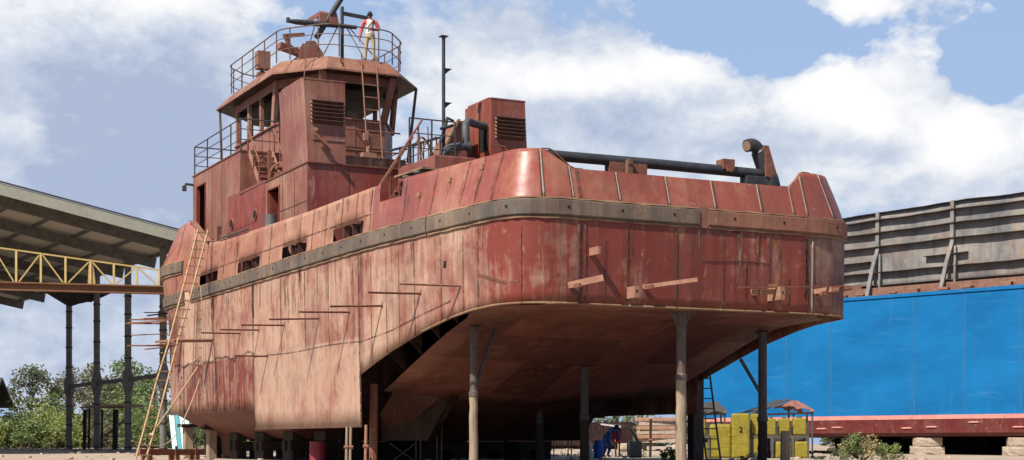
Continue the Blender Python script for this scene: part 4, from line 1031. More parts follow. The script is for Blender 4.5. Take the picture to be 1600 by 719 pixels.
shore(.45, 5.8, zc(.45, 5.8), 1.3, .12, 'shaded post standing between the two pale posts, under the counter', dark=True)
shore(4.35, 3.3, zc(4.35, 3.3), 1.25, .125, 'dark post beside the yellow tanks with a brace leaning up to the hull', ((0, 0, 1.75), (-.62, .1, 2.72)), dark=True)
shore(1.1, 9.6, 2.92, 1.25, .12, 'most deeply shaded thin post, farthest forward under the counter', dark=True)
p = W(4.55, 2.6); e_ = empty('timber_stump', (p.x, p.y, gz(p.x, p.y)), 0, 'short pale timber stump right beside the dark post by the tanks', 'post')
m_ = MB(); m_.tube([(0, 0, 0), (0.01, 0, .4), (0, 0, .86)], [.13, .125, .12], 12); m_.build('timber_pole', M['timber'], e_, smooth=True)

# ---- keel blocks and low supports under the hull
kb = random.Random(21)
spots = []
for y in (14, 17, 20, 23, 26): spots += [(0, y), (-3.2, y+.6), (3.2, y+.4)]
names = ['first', 'second', 'third']
klabel = 'shaded keel block of stacked timbers in the dark below the hull'
proto = None
for i, (x, y) in enumerate(spots):
    p = W(x, y)
    if proto is None:
        e = empty('keel_block', (p.x, p.y, gz(p.x, p.y)), TH, klabel, 'block', 'keel blocks under the tug')
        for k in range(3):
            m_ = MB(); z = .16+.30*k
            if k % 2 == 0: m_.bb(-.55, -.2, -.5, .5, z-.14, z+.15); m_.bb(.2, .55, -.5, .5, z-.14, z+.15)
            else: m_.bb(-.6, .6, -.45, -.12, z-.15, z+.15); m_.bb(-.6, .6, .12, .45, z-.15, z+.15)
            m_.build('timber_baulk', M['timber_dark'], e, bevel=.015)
        proto = e
    else:
        e = copy_tree(proto); e.location = (p.x, p.y, gz(p.x, p.y))
for (x, y, h_, lab) in [(-4.35, 27.3, 1.2, 'pale timber prop under the bow, beside the teal boards'), (-4.0, 25.4, 1.1, 'timber prop under the bow bilge, right of the pale bow prop')]:
    p = W(x, y); g0 = gz(p.x, p.y)
    e = empty('timber_prop', (p.x, p.y, g0), TH, lab, 'post')
    m_ = MB(); m_.bb(-.16, .16, -.16, .16, 0, h_-.06); m_.build('timber_baulk', M['timber'], e, bevel=.02)
    m_ = MB(); m_.bb(-.35, .35, -.2, .2, h_-.06, h_+.06); m_.build('cap_timber', M['timber_dark'], e)
p = W(-3.3, 25.2); e = empty('support_leg', (p.x, p.y, gz(p.x, p.y)), TH, 'broad red steel support leg under the bow bottom', 'support')
m_ = MB(); m_.prism([(-.35, 0), (.35, 0), (.6, .95), (-.6, .95)], -.25, .25, 'x'); m_.build('leg_plate', M['under'], e)
m_ = MB(); m_.bb(-.4, .4, -.45, .45, -.02, .06); m_.build('foot_plate', M['rust'], e)
p = WP(520, 712, 54); e = empty('cross_beam', (p.x, p.y, .0), R(12), 'dark horizontal steel beam on two stubs under the forward hull', 'beam')
m_ = MB(); m_.bb(-2.6, -.4, -.1, .1, .55, .68); m_.build('beam_bar', M['rail_dark'], e)
m_ = MB(); m_.bb(-2.4, -2.25, -.08, .08, 0, .55); m_.bb(-.75, -.6, -.08, .08, 0, .55); m_.build('stub_leg', M['rust'], e)

# ---- shore scaffolding frames under the run aft
def scaffold(px0, px1, pyt, Y, label, cross=True, rz=0.0):
    a, b = WP(px0, 700, Y), WP(px1, 700, Y); zt_ = WP(0, pyt, Y).z
    e = empty('scaffold_frame', ((a.x+b.x)/2, Y, gz(0, Y)), rz, label, 'scaffold'); w = (b.x-a.x)/2; g0 = gz(0, Y)
    m_ = MB()
    for sx_ in (-1, 1):
        for dx in (0, .13): m_.tube([(sx_*(w-dx), 0, 0), (sx_*(w-dx), 0, zt_-g0)], .022, 6)
    m_.build('upright_tube', M['rail'], e)
    m_ = MB()
    for z in (zt_-g0-.02, zt_-g0-.22): m_.tube([(-w, 0, z), (w, 0, z)], .02, 6)
    m_.build('ledger_tube', M['rail'], e)
    if cross:
        m_ = MB(); m_.tube([(-w-.75, .02, .55), (-w, -.02, 0.02)], .018, 5); m_.tube([(-w-.7, -.02, 0.02), (-w, .02, .55)], .018, 5); m_.build('cross_brace', M['greysteel'], e)
scaffold(650, 690, 652, 45, 'thin scaffold frame with cross brace, in the shade under the stern')
scaffold(705, 735, 668, 50, 'thin scaffold frame without brace, deep in the shade right of the braced one', False)
scaffold(860, 893, 662, 60, 'farthest thin scaffold frame, in the dark left of the white sacks', True)
def pole(px, pyt, Y, r, mat, label):
    a = WP(px, pyt, Y); e = empty('steel_pole', (a.x, Y, gz(a.x, Y)), 0, label, 'pole')
    m_ = MB(); m_.tube([(0, 0, 0), (.02, 0, a.z-gz(a.x, Y))], r, 8); m_.build('tube', M[mat], e, smooth=True)
    m_ = MB(); m_.tube([(-.06, 0, (a.z-gz(a.x, Y))*.45), (.08, 0, (a.z-gz(a.x, Y))*.45)], r*1.4, 8); m_.build('clamp', M['rust'], e)
pole(541, 667, 41.6, .035, 'timber', 'pale upright tube below the big side plate, left one of a pair')
pole(547, 667, 41.6, .035, 'timber', 'pale upright tube below the big side plate, right one of a pair')
pole(571, 664, 41.3, .04, 'rust_pale', 'rusty pink tube under the aft edge of the big side plate')
pole(583, 600, 42.2, .11, 'rust', 'thick dark red pipe standing just behind the big side plate')
pole(790, 660, 52, .04, 'timber_dark', 'thin dark post between the near pale post and the most deeply shaded one')
pole(1016, 655, 62, .05, 'timber_dark', 'dark thin post in front of the red timber stack')
p = WP(497, 700, 47); e = empty('steel_drum', (p.x, p.y, gz(p.x, p.y)), 0, 'crimson drum standing in the shade behind the big side plate', 'drum')
m_ = MB(); m_.tube([(0, 0, 0), (0, 0, .60)], .25, 18)
for z in (.02, .2, .39, .58): m_.tube([(0, 0, z-.015), (0, 0, z+.015)], .262, 18)
m_.build('drum_shell', M['drum'], e, smooth=True); m_ = MB(); m_.tube([(.12, 0, .6), (.12, 0, .63)], .04, 10); m_.build('bung_cap', M['rust'], e)

# ---- ladders
def ladder(name, p, q, w, n, mat, label, axis=None, r=.03, rung_over=0.0, kind='ladder', grp=None, jitter=0):
    p, q = Vector(p), Vector(q); d = (q-p); ln = d.length; d.normalize()
    ax = Vector(axis).normalized() if axis else d.cross(Vector((0, 0, 1))).normalized()
    e = empty(name, p, 0, label, kind, grp); rr = random.Random(4)
    for s_ in (-1, 1):
        m_ = MB(); o = ax*(w/2*s_); n_ = 6
        m_.tube([o + d*ln*i/n_ + Vector((rr.uniform(-1, 1), rr.uniform(-1, 1), 0))*jitter for i in range(n_+1)], r, 7); m_.build('side_rail', M[mat], e, smooth=True)
    for i in range(n):
        m_ = MB(); c = d*ln*(i+.6)/n; j = rr.uniform(-1, 1)*jitter; m_.bar(c-ax*(w/2+rung_over+j), c+ax*(w/2+rung_over-j), r*1.3, r*1.1); m_.build('rung', M[mat], e)
    return e
tp = W(-5.28, 21.9, 7.75); ladder('pole_ladder', (-11.6, 50.0, gz(-11.6, 50)), tp, .34, 26, 'bamboo', 'long yellowish pole ladder with many rungs leaning on the bow', (T2[0]*.4+.3, .55, 0), .032, .12, jitter=.03)
ladder('steel_ladder', W(.1+.38, 20.55, 9.22), W(-.1+.28, 20.62, 13.95), .55, 11, 'rust_pale', 'narrow steel ladder reaching from the house top to the wheelhouse roof', (T2[0], T2[1], 0), .026)
ladder('hanging_ladder', W(-5.3, 23.1, 2.4), W(-5.22, 22.9, 6.05), .28, 12, 'rail', 'thin rope ladder hanging down the bow side out of a freeing port', (D2[0], D2[1], 0), .013)
ladder('tall_ladder', WP(1116, 727, 47), WP(1098, 585, 47.2), .42, 9, 'rail_dark', 'dark thin ladder leaning on the hull beside the yellow tanks', (1, .1, 0), .03)
p0, p1 = WP(236, 680, 51.5), W(-5.2, 22.5, 3.3); e = empty('slanting_pole', p0, 0, 'slim bamboo pole slanting between the ladder and the bow plating', 'pole')
m_ = MB(); m_.tube([(0, 0, 0), (p1-p0)*.5+Vector((0, 0, -.04)), (p1-p0)], .028, 7); m_.build('bamboo_stem', M['bamboo'], e); 
m_ = MB(); m_.tube([(-.05, 0, .02), (.05, 0, .0)], .05, 8); m_.build('lashing', M['rope'], e)
m_ = MB(); a, b, c = WP(206, 689, 51), WP(262, 692, 53), W(-5.18, 22.4, 3.2)
m_.tube(catmull([a, a.lerp(b, .5)+Vector((0, 0, -.12)), b, b.lerp(c, .45)+Vector((0, 0, -.45)), c, W(-5.25, 22.3, 5.9)], 8), .018, 6)
tag(m_.build('hanging_rope', M['rope']), 'pale rope sagging from the bow down to the foot of the ladder', 'rope')

# ---- loose planks of the bow staging
planks = [((200, 505), (258, 502), 59.4, .20, .05, 'long pale plank lowest in the upper staging bundle at the bow'), ((222, 498.5), (259, 497), 59.0, .22, .06, 'reddish plank in the middle of the upper bow staging bundle'), ((232, 493), (260, 490), 58.8, .2, .05, 'dark ended short plank near the top of the upper bow staging bundle'),
          ((226, 488.4), (257, 488.4), 58.6, .16, .03, 'thin dark board topmost on the bow staging'), ((205, 524), (262, 521.5), 59.2, .05, .04, 'thin single rod between the two bundles of bow staging'),
          ((242, 534), (331, 530), 57.6, .22, .08, 'thick brown plank of the lower bow staging crossing in front of the ladder'), ((240, 540), (262, 537), 59.0, .22, .06, 'short pink plank of the lower bow staging'), ((226, 546), (264, 542), 59.2, .2, .05, 'lowest pale plank of the bow staging')]
for (a, b, Y, w, h_, lab) in planks:
    A, B = WP(*a, Y-.6), WP(*b, Y); m_ = MB(); m_.bar(A, B, w, h_, mi=0)
    tag(m_.build('staging_plank', M['plank' if 'dark' not in lab else 'timber_dark'], bevel=.006), lab, 'plank', 'planks of the bow staging')
m_ = MB()
for z, y in ((4.98, 27.0), (5.05, 26.0), (4.15, 26.6)):
    a = S(s_of_y(y), z-.05, -.02); m_.bar(a, a+Vector((-1.6, .7, 0)), .05, .05)
m_.build('staging_bracket', M['rust'], tug)

# ---- boards, beam and clutter by the bow
for i, (px, w, mat, lab) in enumerate([(274, .20, 'tealboard', 'pale teal board leaning under the bow, leftmost and widest of four'), (281, .16, 'tealdeep', 'deep teal board between pale ones, leaning under the bow'), (288, .18, 'tealboard', 'pale teal board right of the deep teal one, leaning under the bow'), (295, .17, 'tealboard', 'rightmost pale teal board, next to the timber prop under the bow')]):
    a, b = WP(px, 706, 61.5), WP(px-6+i*.8, 648, 63); m_ = MB(); m_.bar(a, b, w, .03, up=(0, 1, .1)); tag(m_.build('leaning_board', M[mat]), lab, 'board', 'teal boards leaning under the bow')
a, b = WP(216, 708, 51), WP(318, 707, 53); e = empty('timber_beam', ((a.x+b.x)/2, (a.y+b.y)/2, gz(0, 52)), math.atan2(b.y-a.y, b.x-a.x), 'reddish horizontal beam on low trestles at the foot of the ladder', 'beam')
l_ = (b-a).length/2; m_ = MB(); m_.bb(-l_, l_, -.1, .1, .16, .36); m_.build('beam_bar', M['rust'], e)
for x in (-l_*.75, 0.1, l_*.7): m_ = MB(); m_.bb(x-.08, x+.08, -.2, .2, 0, .16); m_.bb(x-.04, x+.04, -.13, -.1, .1, .46); m_.build('trestle', M['rust'], e)

# ---- the barge
BX = Vector((17.7, 68.0, 0)); BR = R(-45)
barge = empty('cargo_barge', BX, BR, 'huge bright blue barge with dark red bottom and grey ribbed side boards on its deck', 'barge')
def blue_mat():
    m, nt, b = new_mat('barge_blue_paint'); tc = nt.nodes.new('ShaderNodeTexCoord'); o = tc.outputs['Object']
    big = noise(nt, mapping(nt, o, (.35, 1, .9)), .8, 5, .6); st = noise(nt, mapping(nt, o, (1, 1, .08)), 3.0, 5, .65); hz = noise(nt, mapping(nt, o, (.35, 1, 3.0)), 1.6, 6, .7)
    c = mixc(nt, ramp(nt, big, [(.35, 0.), (.65, 1.)]), (0.001, 0.086, 0.235), (0.003, 0.122, 0.31))
    c = mixc(nt, math_n(nt, 'MULTIPLY', ramp(nt, hz, [(.56, 0.), (.72, 1.)]), .6), c, (0.03, 0.15, 0.33))
    c = mixc(nt, math_n(nt, 'MULTIPLY', ramp(nt, st, [(.60, 0.), (.75, 1.)]), .28), c, (0.06, 0.15, 0.26))
    c = mixc(nt, math_n(nt, 'MULTIPLY', ramp(nt, noise(nt, o, 9, 3, .6), [(.70, 0.), (.76, 1.)]), .35), c, (0.26, 0.30, 0.34))
    nt.links.new(c, b.inputs['Base Color']); b.inputs['Roughness'].default_value = .55; b.inputs['Specular IOR Level'].default_value = .2
    bp = nd(nt, 'ShaderNodeBump', Strength=.5, Distance=.05); nt.links.new(noise(nt, o, .9, 2, .5), bp.inputs['Height']); nt.links.new(bp.outputs[0], b.inputs['Normal']); return m
M['bblue'] = blue_mat()
M['bred'] = paint('barge_red_bottom', (0.105, 0.012, 0.013), (0.16, 0.03, 0.027), bias=.35, rust=.3, rough=.5, streak=.2, dust=.06)
M['bpink'] = rough_mat('faded_boot_stripe', (0.50, 0.17, 0.14), (0.62, 0.30, 0.26), 1.5, .6)
M['bgrey'] = paint('worn_grey_side_board', (0.14, 0.148, 0.152), (0.31, 0.295, 0.27), bias=.5, mott=5.5, ochre=.35, rust=.7, rough=.8, streak=.25, dust=.22, frames=.0, rustc=(.22, .11, .05), seed=4.)
M['bdeck'] = rough_mat('rusty_barge_deck', (0.14, 0.065, 0.042), (0.29, 0.16, 0.115), 1.5, .85)
M['bstiff'] = rough_mat('shadow_dark_stiffener', (0.02, 0.018, 0.016), (0.09, 0.06, 0.048), 3, .85)  # dark tone paints the shadow band under each board ledge
XL, XR_ = -12.9, 48.0
mb = MB(); mb.prism([(0.0, 1.72), (0.0, 6.98), (20, 6.98), (20, 1.72)], XL, XR_, 'x'); 
for x in [XL+.8, XL+5.6, XL+8.0, XL+12.2, XL+14.6, XL+17.1]+[XL+19+3.1*i for i in range(12)]:
    mb.bb(x-.03, x+.03, -.006, .01, 1.80, 6.84, 1)
mb.bb(XL, XR_, -.05, .02, 6.86, 7.0)
M['bseam'] = rough_mat('faded_weld_line', (0.003, 0.10, 0.29), (0.045, 0.14, 0.27), .7, .6)
bh = mb.build('hull_side', [M['bblue'], M['bseam']], barge)
mb = MB(); mb.prism([(0.004, 1.58), (-.012, 1.58), (-.012, 1.76), (0.004, 1.76)], XL, XR_, 'x'); mb.build('boot_stripe', M['bpink'], barge)
mb = MB(); mb.prism([(0.0, 1.72), (0, 1.0), (.15, .85), (20, .85), (20, 1.72)], XL+.3, XR_, 'x'); mb.build('hull_bottom', M['bred'], barge)
for i, (px, py) in enumerate([(1284, 670), (1308, 668), (1417, 669), (1456, 667), (1522, 659.5), (1592, 667)]):
    r = (px-CX)/F; x = (r*BX.y-BX.x)/(.7071*(1+r)); Y = BX.y-.7071*x; z = EYE+(HY-py)*Y/F
    mb = MB(); mb.bb(x-.22, x+.22, -.05, .003, z-.035, z+.035); mb.bb(x-.3, x+.3, -.02, .003, z-.012, z+.012); mb.build('hull_anode', M['bpink'], barge, bevel=.01)
mb = MB(); mb.bb(XL, XR_, .05, 19.9, 6.97, 7.02); mb.bb(XL, XR_, .7, .95, 7.0, 7.42); mb.build('barge_deck', M['bdeck'], barge)
dr = random.Random(9)
sb = MB(); NX = 90
def btop(x): return 10.75 + .055*(x+4) * 0.35 + .015*math.sin(x*1.7) + .03*math.sin(x*.63+1)
xs_ = [XL+(XR_-XL)*i/NX for i in range(NX+1)]
def sbp(x, f): return (x, 1.05 + .03*math.sin(x*.9+f*3) + .02*math.sin(x*2.3+f*7), lerp(7.4, btop(x), f))
for i in range(NX):
    for j in range(12): sb.quad(sbp(xs_[i], j/12), sbp(xs_[i+1], j/12), sbp(xs_[i+1], (j+1)/12), sbp(xs_[i], (j+1)/12))
side = sb.build('side_board', M['bgrey'], barge, smooth=True, solid=.03)
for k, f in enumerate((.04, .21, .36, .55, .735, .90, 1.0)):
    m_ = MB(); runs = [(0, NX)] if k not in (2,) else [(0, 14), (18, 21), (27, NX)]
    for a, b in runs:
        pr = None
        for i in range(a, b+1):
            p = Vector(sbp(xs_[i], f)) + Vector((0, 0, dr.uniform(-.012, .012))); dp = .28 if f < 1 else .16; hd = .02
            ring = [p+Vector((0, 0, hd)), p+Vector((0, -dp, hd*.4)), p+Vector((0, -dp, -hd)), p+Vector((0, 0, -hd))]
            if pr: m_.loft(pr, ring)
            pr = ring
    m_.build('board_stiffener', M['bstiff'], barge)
for i, x in enumerate([-10.4, -6.7, -3.05, .62, 4.4, 8.1, 11.8, 15.5]):
    m_ = MB(); kx = dr.uniform(-.12, .2)
    pts = [Vector(sbp(x, 1.0))+Vector((0, -.14, .02)), Vector(sbp(x+.02, .5))+Vector((kx*.5, -.16, 0)), Vector(sbp(x-.15, .25))+Vector((kx, -.32, 0)), Vector((x-.25+kx, .45, 7.05))]
    for a, b in zip(pts, pts[1:]): m_.bar(a, b, .17, .12, up=(0, 1, 0))
    m_.bar(Vector(sbp(x+.12, .45))+Vector((0, -.12, 0)), (x+.18, .75, 7.05), .09, .10, up=(0, 1, 0))
    m_.build('board_strut', M['bgrey'], barge)
for i in range(16):
    x = -6 + i*1.3 + dr.uniform(-.3, .3); m_ = MB(); m_.box((x, .4, 7.02+.10), (dr.uniform(.25, .8), .3, dr.uniform(.06, .26)), rotm('Z', dr.uniform(-.3, .3))); m_.build('deck_fitting', M['bdeck'], barge, bevel=.02)

def bw_(x, y): return (BX.x+.7071*(x+y), BX.y+.7071*(y-x))
# concrete support blocks
bl = ['squat cracked concrete block, upper one of the pile behind the small bush', 'concrete block, lower one of the pile behind the small bush', 'neat pale concrete block, upper one of the pile at the right edge under the barge', 'concrete block, lower one of the pile at the right edge under the barge']
br = random.Random(2)
def rough_block(w, d, h, mat, name):
    bm = bmesh.new(); bmesh.ops.create_cube(bm, size=1)
    bmesh.ops.subdivide_edges(bm, edges=bm.edges[:], cuts=3, use_grid_fill=True)
    for v in bm.verts:
        c = v.co.copy(); k = sum(1 for q in c if abs(abs(q)-.5) < .01)
        v.co = Vector((c.x*w, c.y*d, c.z*h)) + Vector((br.uniform(-1, 1), br.uniform(-1, 1), br.uniform(-1, 1)))*.006*(1+k)
        if k >= 2: v.co *= br.uniform(.955, .99)
    me = bpy.data.meshes.new(name); bm.to_mesh(me); bm.free(); me.materials.append(mat); o = bpy.data.objects.new(name, me); COL.objects.link(o); return o
def block_pile(x, y, lab, w=1.25):
    px, py = bw_(x, y); g0 = gz(px, py)
    for k in range(2):
        h_ = (.85-g0)/2 - .03
        o = rough_block(w-.12*k+br.uniform(-.06, .06), 1.0, h_, M['concrete'], 'concrete_block'); o.location = (px+br.uniform(-.05, .05), py, g0+h_*(k+.5)); o.rotation_euler.z = BR+.75+br.uniform(-.08, .08)
        tag(o, lab[1-k], 'block', 'concrete blocks under the barge')
block_pile(-.35, .55, bl[:2]); block_pile(4.05, .55, bl[2:], 1.45)
for x, y in [(-6, 5), (-1.5, 6), (4, 6), (9, 6), (-9, 9), (0, 12), (7, 12)]:  # dark blocks added so the gap under the barge stays dark
    px, py = bw_(x, y); g0 = gz(px, py); o = rough_block(2.6, 1.2, .84-g0, M['timber_dark'], 'gap_filler_block'); o.location = (px, py, (.85+g0)/2); o.rotation_euler.z = BR
    tag(o, 'dark block added far back to fill the shaded gap under the blue barge', 'block', 'dark blocks added in the shade under the barge')
m_ = MB(); m_.bb(XL+1, XR_-4, 13.8, 14.4, 0, .66); o = m_.build('gap_filler_beam', M['timber_dark'], loc=(BX.x, BX.y, .17), rotz=BR); tag(o, 'long dark beam added to close the bright gap beneath the blue barge', 'beam')  # dark beam added so no bright strip shows beneath the barge

# ---- open shed with travelling crane
SA = (-.5, .866); SC = (-.866, -.5); SR = (-16.35, 75.0)
def sw(a, c, z): return Vector((SR[0]+a*SA[0]+c*SC[0], SR[1]+a*SA[1]+c*SC[1], z))
shed = empty('open_shed', (0, 0, 0), 0, 'tall open sided shed with sloping corrugated roof on slim ringed columns', 'shed')
def roof_z(c): return 10.02 + .194*c if c <= 12 else 10.02 + .194*(24-c)
def corr_mat():
    m, nt, b = new_mat('roof_sheet'); tc = nt.nodes.new('ShaderNodeTexCoord'); o = tc.outputs['Object']
    n = noise(nt, o, .5, 5, .6); c = mixc(nt, n, (0.46, 0.42, 0.35), (0.62, 0.58, 0.5)); nt.links.new(c, b.inputs['Base Color']); b.inputs['Roughness'].default_value = .8
    return m
M['corr'] = corr_mat()
mb = MB(); NA = 34
for c0, c1 in ((-1.6, 12.0), (12.0, 25.6)):
    for i in range(NA*4):
        a0, a1 = -2.2+i*.29, -2.2+(i+1)*.29; z0, z1 = (.03 if i % 2 else 0), (0 if i % 2 else .03)
        mb.quad(sw(a0, c0, roof_z(c0)+.25+z0), sw(a1, c0, roof_z(c0)+.25+z1), sw(a1, c1, roof_z(c1)+.25+z1), sw(a0, c1, roof_z(c1)+.25+z0))
mb.build('roof_sheet', M['corr'], shed, solid=.02)
mb = MB(); mb.bar(sw(-2.24, -1.65, roof_z(-1.65)+.30), sw(-2.24, 12.0, roof_z(12)+.30), .10, .06); mb.bar(sw(-2.24, 12, roof_z(12)+.30), sw(-2.24, 25.6, roof_z(25.6)+.30), .10, .06); mb.build('verge_trim', M['sheddark'], shed)
mb = MB(); mb.bar(sw(-2.33, -1.6, roof_z(-1.6)-.06), sw(-2.33, 12.0, roof_z(12)-.06), .06, .46); mb.bar(sw(-2.33, 12.0, roof_z(12)-.06), sw(-2.33, 25.6, roof_z(25.6)-.06), .06, .46); mb.build('roof_fascia', M['fascia'], shed)
for k in range(0, 7):
    a = 5.65*k
    mb = MB(); mb.bar(sw(a, -1.4, roof_z(-1.4)-.12), sw(a, 12, roof_z(12)-.12), .2, .5); mb.bar(sw(a, 12, roof_z(12)-.12), sw(a, 25.4, roof_z(25.4)-.12), .2, .5); mb.build('rafter', M['column'], shed)
for c in [-1.2+1.95*i for i in range(14)]:
    mb = MB(); mb.bar(sw(-2, c, roof_z(c)+.16), sw(36, c, roof_z(c)+.16), .08, .16); mb.build('purlin', M['column'], shed)
for row_c in (0.0, 24.0):
    for k in range(0, 4 if row_c == 0 else 7):
        b = sw(5.65*k, row_c, 0); g0 = gz(b.x, b.y)
        m_ = MB(); top = roof_z(row_c)-.3
        m_.tube([(b.x, b.y, g0), (b.x, b.y, top)], .17, 12); col = m_.build('column', M['column'], shed, smooth=True)
        if row_c == 0:
            for z in (.15, 1.35, 2.4, 4.6, 5.7, 6.8, 7.7):
                m_ = MB(); m_.tube([(b.x, b.y, g0+z), (b.x, b.y, g0+z+.07)], .20, 12); m_.build('collar_ring', M['shedring'], col)
            m_ = MB(); m_.tube([(b.x, b.y, g0+2.95), (b.x, b.y, g0+3.3), (b.x, b.y, g0+3.75), (b.x, b.y, g0+4.1)], [.19, .29, .29, .19], 8)
            m_.build('joint_sleeve', M['column'], col)
    pts = [sw(5.65*k, row_c, 3.75) for k in range(0, 4)]
    m_ = MB()
    for a, b in zip(pts, pts[1:]): m_.bar(a, b, .12, .2)
    m_.build('tie_beam', M['sheddark'], shed)
    if row_c > 0: m_ = MB(); m_.bar(sw(1.0, row_c, 8.05), sw(33, row_c, 8.05), .3, .5); m_.build('runway_beam', M['sheddark'], shed)
m_ = MB(); c0 = WP(70, 457, 84); c1 = WP(108, 480, 85); c2 = WP(118, 471, 86); c3 = WP(142, 472.5, 86); c4 = WP(172, 459, 85)
vsA = [c0, c1, c2, c3, c4]; m_.add([v for v in vsA]+[v+Vector((-.4, 2.6, .35)) for v in vsA], [(0, 1, 2, 3, 4), (9, 8, 7, 6, 5), (0, 5, 6, 1), (1, 6, 7, 2), (2, 7, 8, 3), (3, 8, 9, 4), (4, 9, 5, 0)])
m_.build('haunch_plate', M['shedring'], shed)
crane = empty('travelling_crane', (0, 0, 0), 0, 'yellow lattice walkway on a rusty girder of the travelling crane inside the shed', 'crane')
def cr(px, z):
    r = (px-CX)/F                                  # along the girder line
    z = EYE+(z-EYE)*.845; a = WP(-60, 0, 79.6*.845); b = WP(262, 0, 81.8*.845); t = 0
    # intersect the sight line with the girder's plan line
    dx, dy = b.x-a.x, b.y-a.y; t = (r*a.y-a.x)/(dx-r*dy); return Vector((a.x+dx*t, a.y+dy*t, z))
m_ = MB(); m_.bar(sw(-7.4, 0, 6.55), sw(.3, 0, 6.55), .3, .45); m_.bar(sw(0, 0, 4.6), sw(-2.6, 0, 6.35), .14); m_.build('runway_beam', M['sheddark'], shed)
g0_, g1_ = cr(-420, 8.66), cr(290, 8.56)
m_ = MB(); m_.bar(g0_, g1_, .35, .06); m_.bar(g0_+Vector((0, 0, -.16)), g1_+Vector((0, 0, -.16)), .12, .26); m_.bar(g0_+Vector((0, 0, -.31)), g1_+Vector((0, 0, -.31)), .35, .05); m_.build('girder', M['beam'], crane)
def chord(px): return 10.30 - (px)*0.00362
m_ = MB(); m_.bar(cr(-300, chord(-300)), cr(290, chord(290)), .06, .065)
m_.build('top_chord', M['yellow'], crane)
vpx = [25.5, 64, 102.5, 141.5, 178, 214, 248.5]
vpx = [25.5-38.5*k for k in range(8, 0, -1)] + vpx
for i, px in enumerate(vpx):
    m_ = MB(); m_.bar(cr(px, 8.62), cr(px, chord(px)), .07, .085); m_.build('upright', M['yellow'], crane)
    if px == 141.5:
        m_ = MB(); m_.add([cr(137, 8.64), cr(149, 8.64), cr(144.5, chord(143)), cr(139, chord(140))]+[v+Vector((0, .12, 0)) for v in (cr(137, 8.64), cr(149, 8.64), cr(144.5, chord(143)), cr(139, chord(140)))], [(0, 1, 2, 3), (7, 6, 5, 4), (0, 4, 5, 1), (1, 5, 6, 2), (2, 6, 7, 3), (3, 7, 4, 0)]); m_.build('gusset', M['yellow'], crane)
for i, (a, b) in enumerate(zip(vpx, vpx[1:])):
    up = (i % 4) in (0, 3) if False else (i % 2 == 1)
    m_ = MB()
    if up: m_.bar(cr(a+3, chord(a)-.06), cr(b-4, 8.66), .055, .06)
    else: m_.bar(cr(a+4, 8.66), cr(b-3, chord(b)-.06), .055, .06)
    m_.build('diagonal', M['yellow'], crane)

# ---- timber platform under the shed, small building
a = WP(128, 700, 92); b = WP(206, 700, 88); e = empty('timber_platform', (0, 0, 0), 0, 'rough timber work platform standing between the shed columns', 'platform')
z_ = 2.45; m_ = MB(); 
A, B = WP(150, 636, 90), WP(206, 634, 88); m_.bar(A, B, 1.6, .14); m_.bar(WP(128, 637, 91), WP(152, 637, 90), .3, .1); m_.build('platform_deck', M['plank'], e)
for px, pt, Y, w in [(133, 640, 91, .2), (181, 640, 88.6, .3), (140, 640, 91.4, .12), (160, 640, 89, .12), (200, 637, 88.2, .14)]:
    m_ = MB(); t_ = WP(px, pt, Y); m_.bar((t_.x-.05, Y, gz(t_.x, Y)), t_, w, w*.8); m_.build('platform_leg', M['timber_dark'], e)
for a_, b_, w_ in ((WP(163, 682, 89), WP(205, 648, 88), .12), (WP(150, 682, 89.6), WP(205, 682, 88), .08), (WP(133, 645, 91), WP(128, 665, 91), .08)):
    m_ = MB(); m_.bar(a_, b_, w_); m_.build('platform_brace', M['timber'], e)
e = empty('far_hut', (-48.2, 118, .2), R(8), 'dark roofed hut half out of frame at the far left', 'hut')
m_ = MB(); m_.bb(-9, 8.6, 0, 8, 0, 3.4); m_.build('hut_wall', M['sheddark'], e)
m_ = MB(); m_.prism([(-1.2, 3.2), (4, 5.2), (9.2, 3.2), (9.2, 3.4), (4, 5.45), (-1.2, 3.4)], -10, 9.6, 'x'); m_.build('hut_roof', M['darksheet'], e)
m_ = MB(); m_.bb(6.2, 7.4, -.06, .02, 1.0, 2.2); m_.build('hut_window', M['black'], e)
m_ = MB(); m_.tube([(10.6, -.4, 0), (10.6, -.4, 1.9)], .08, 8); m_.build('hut_post', M['white'], e)
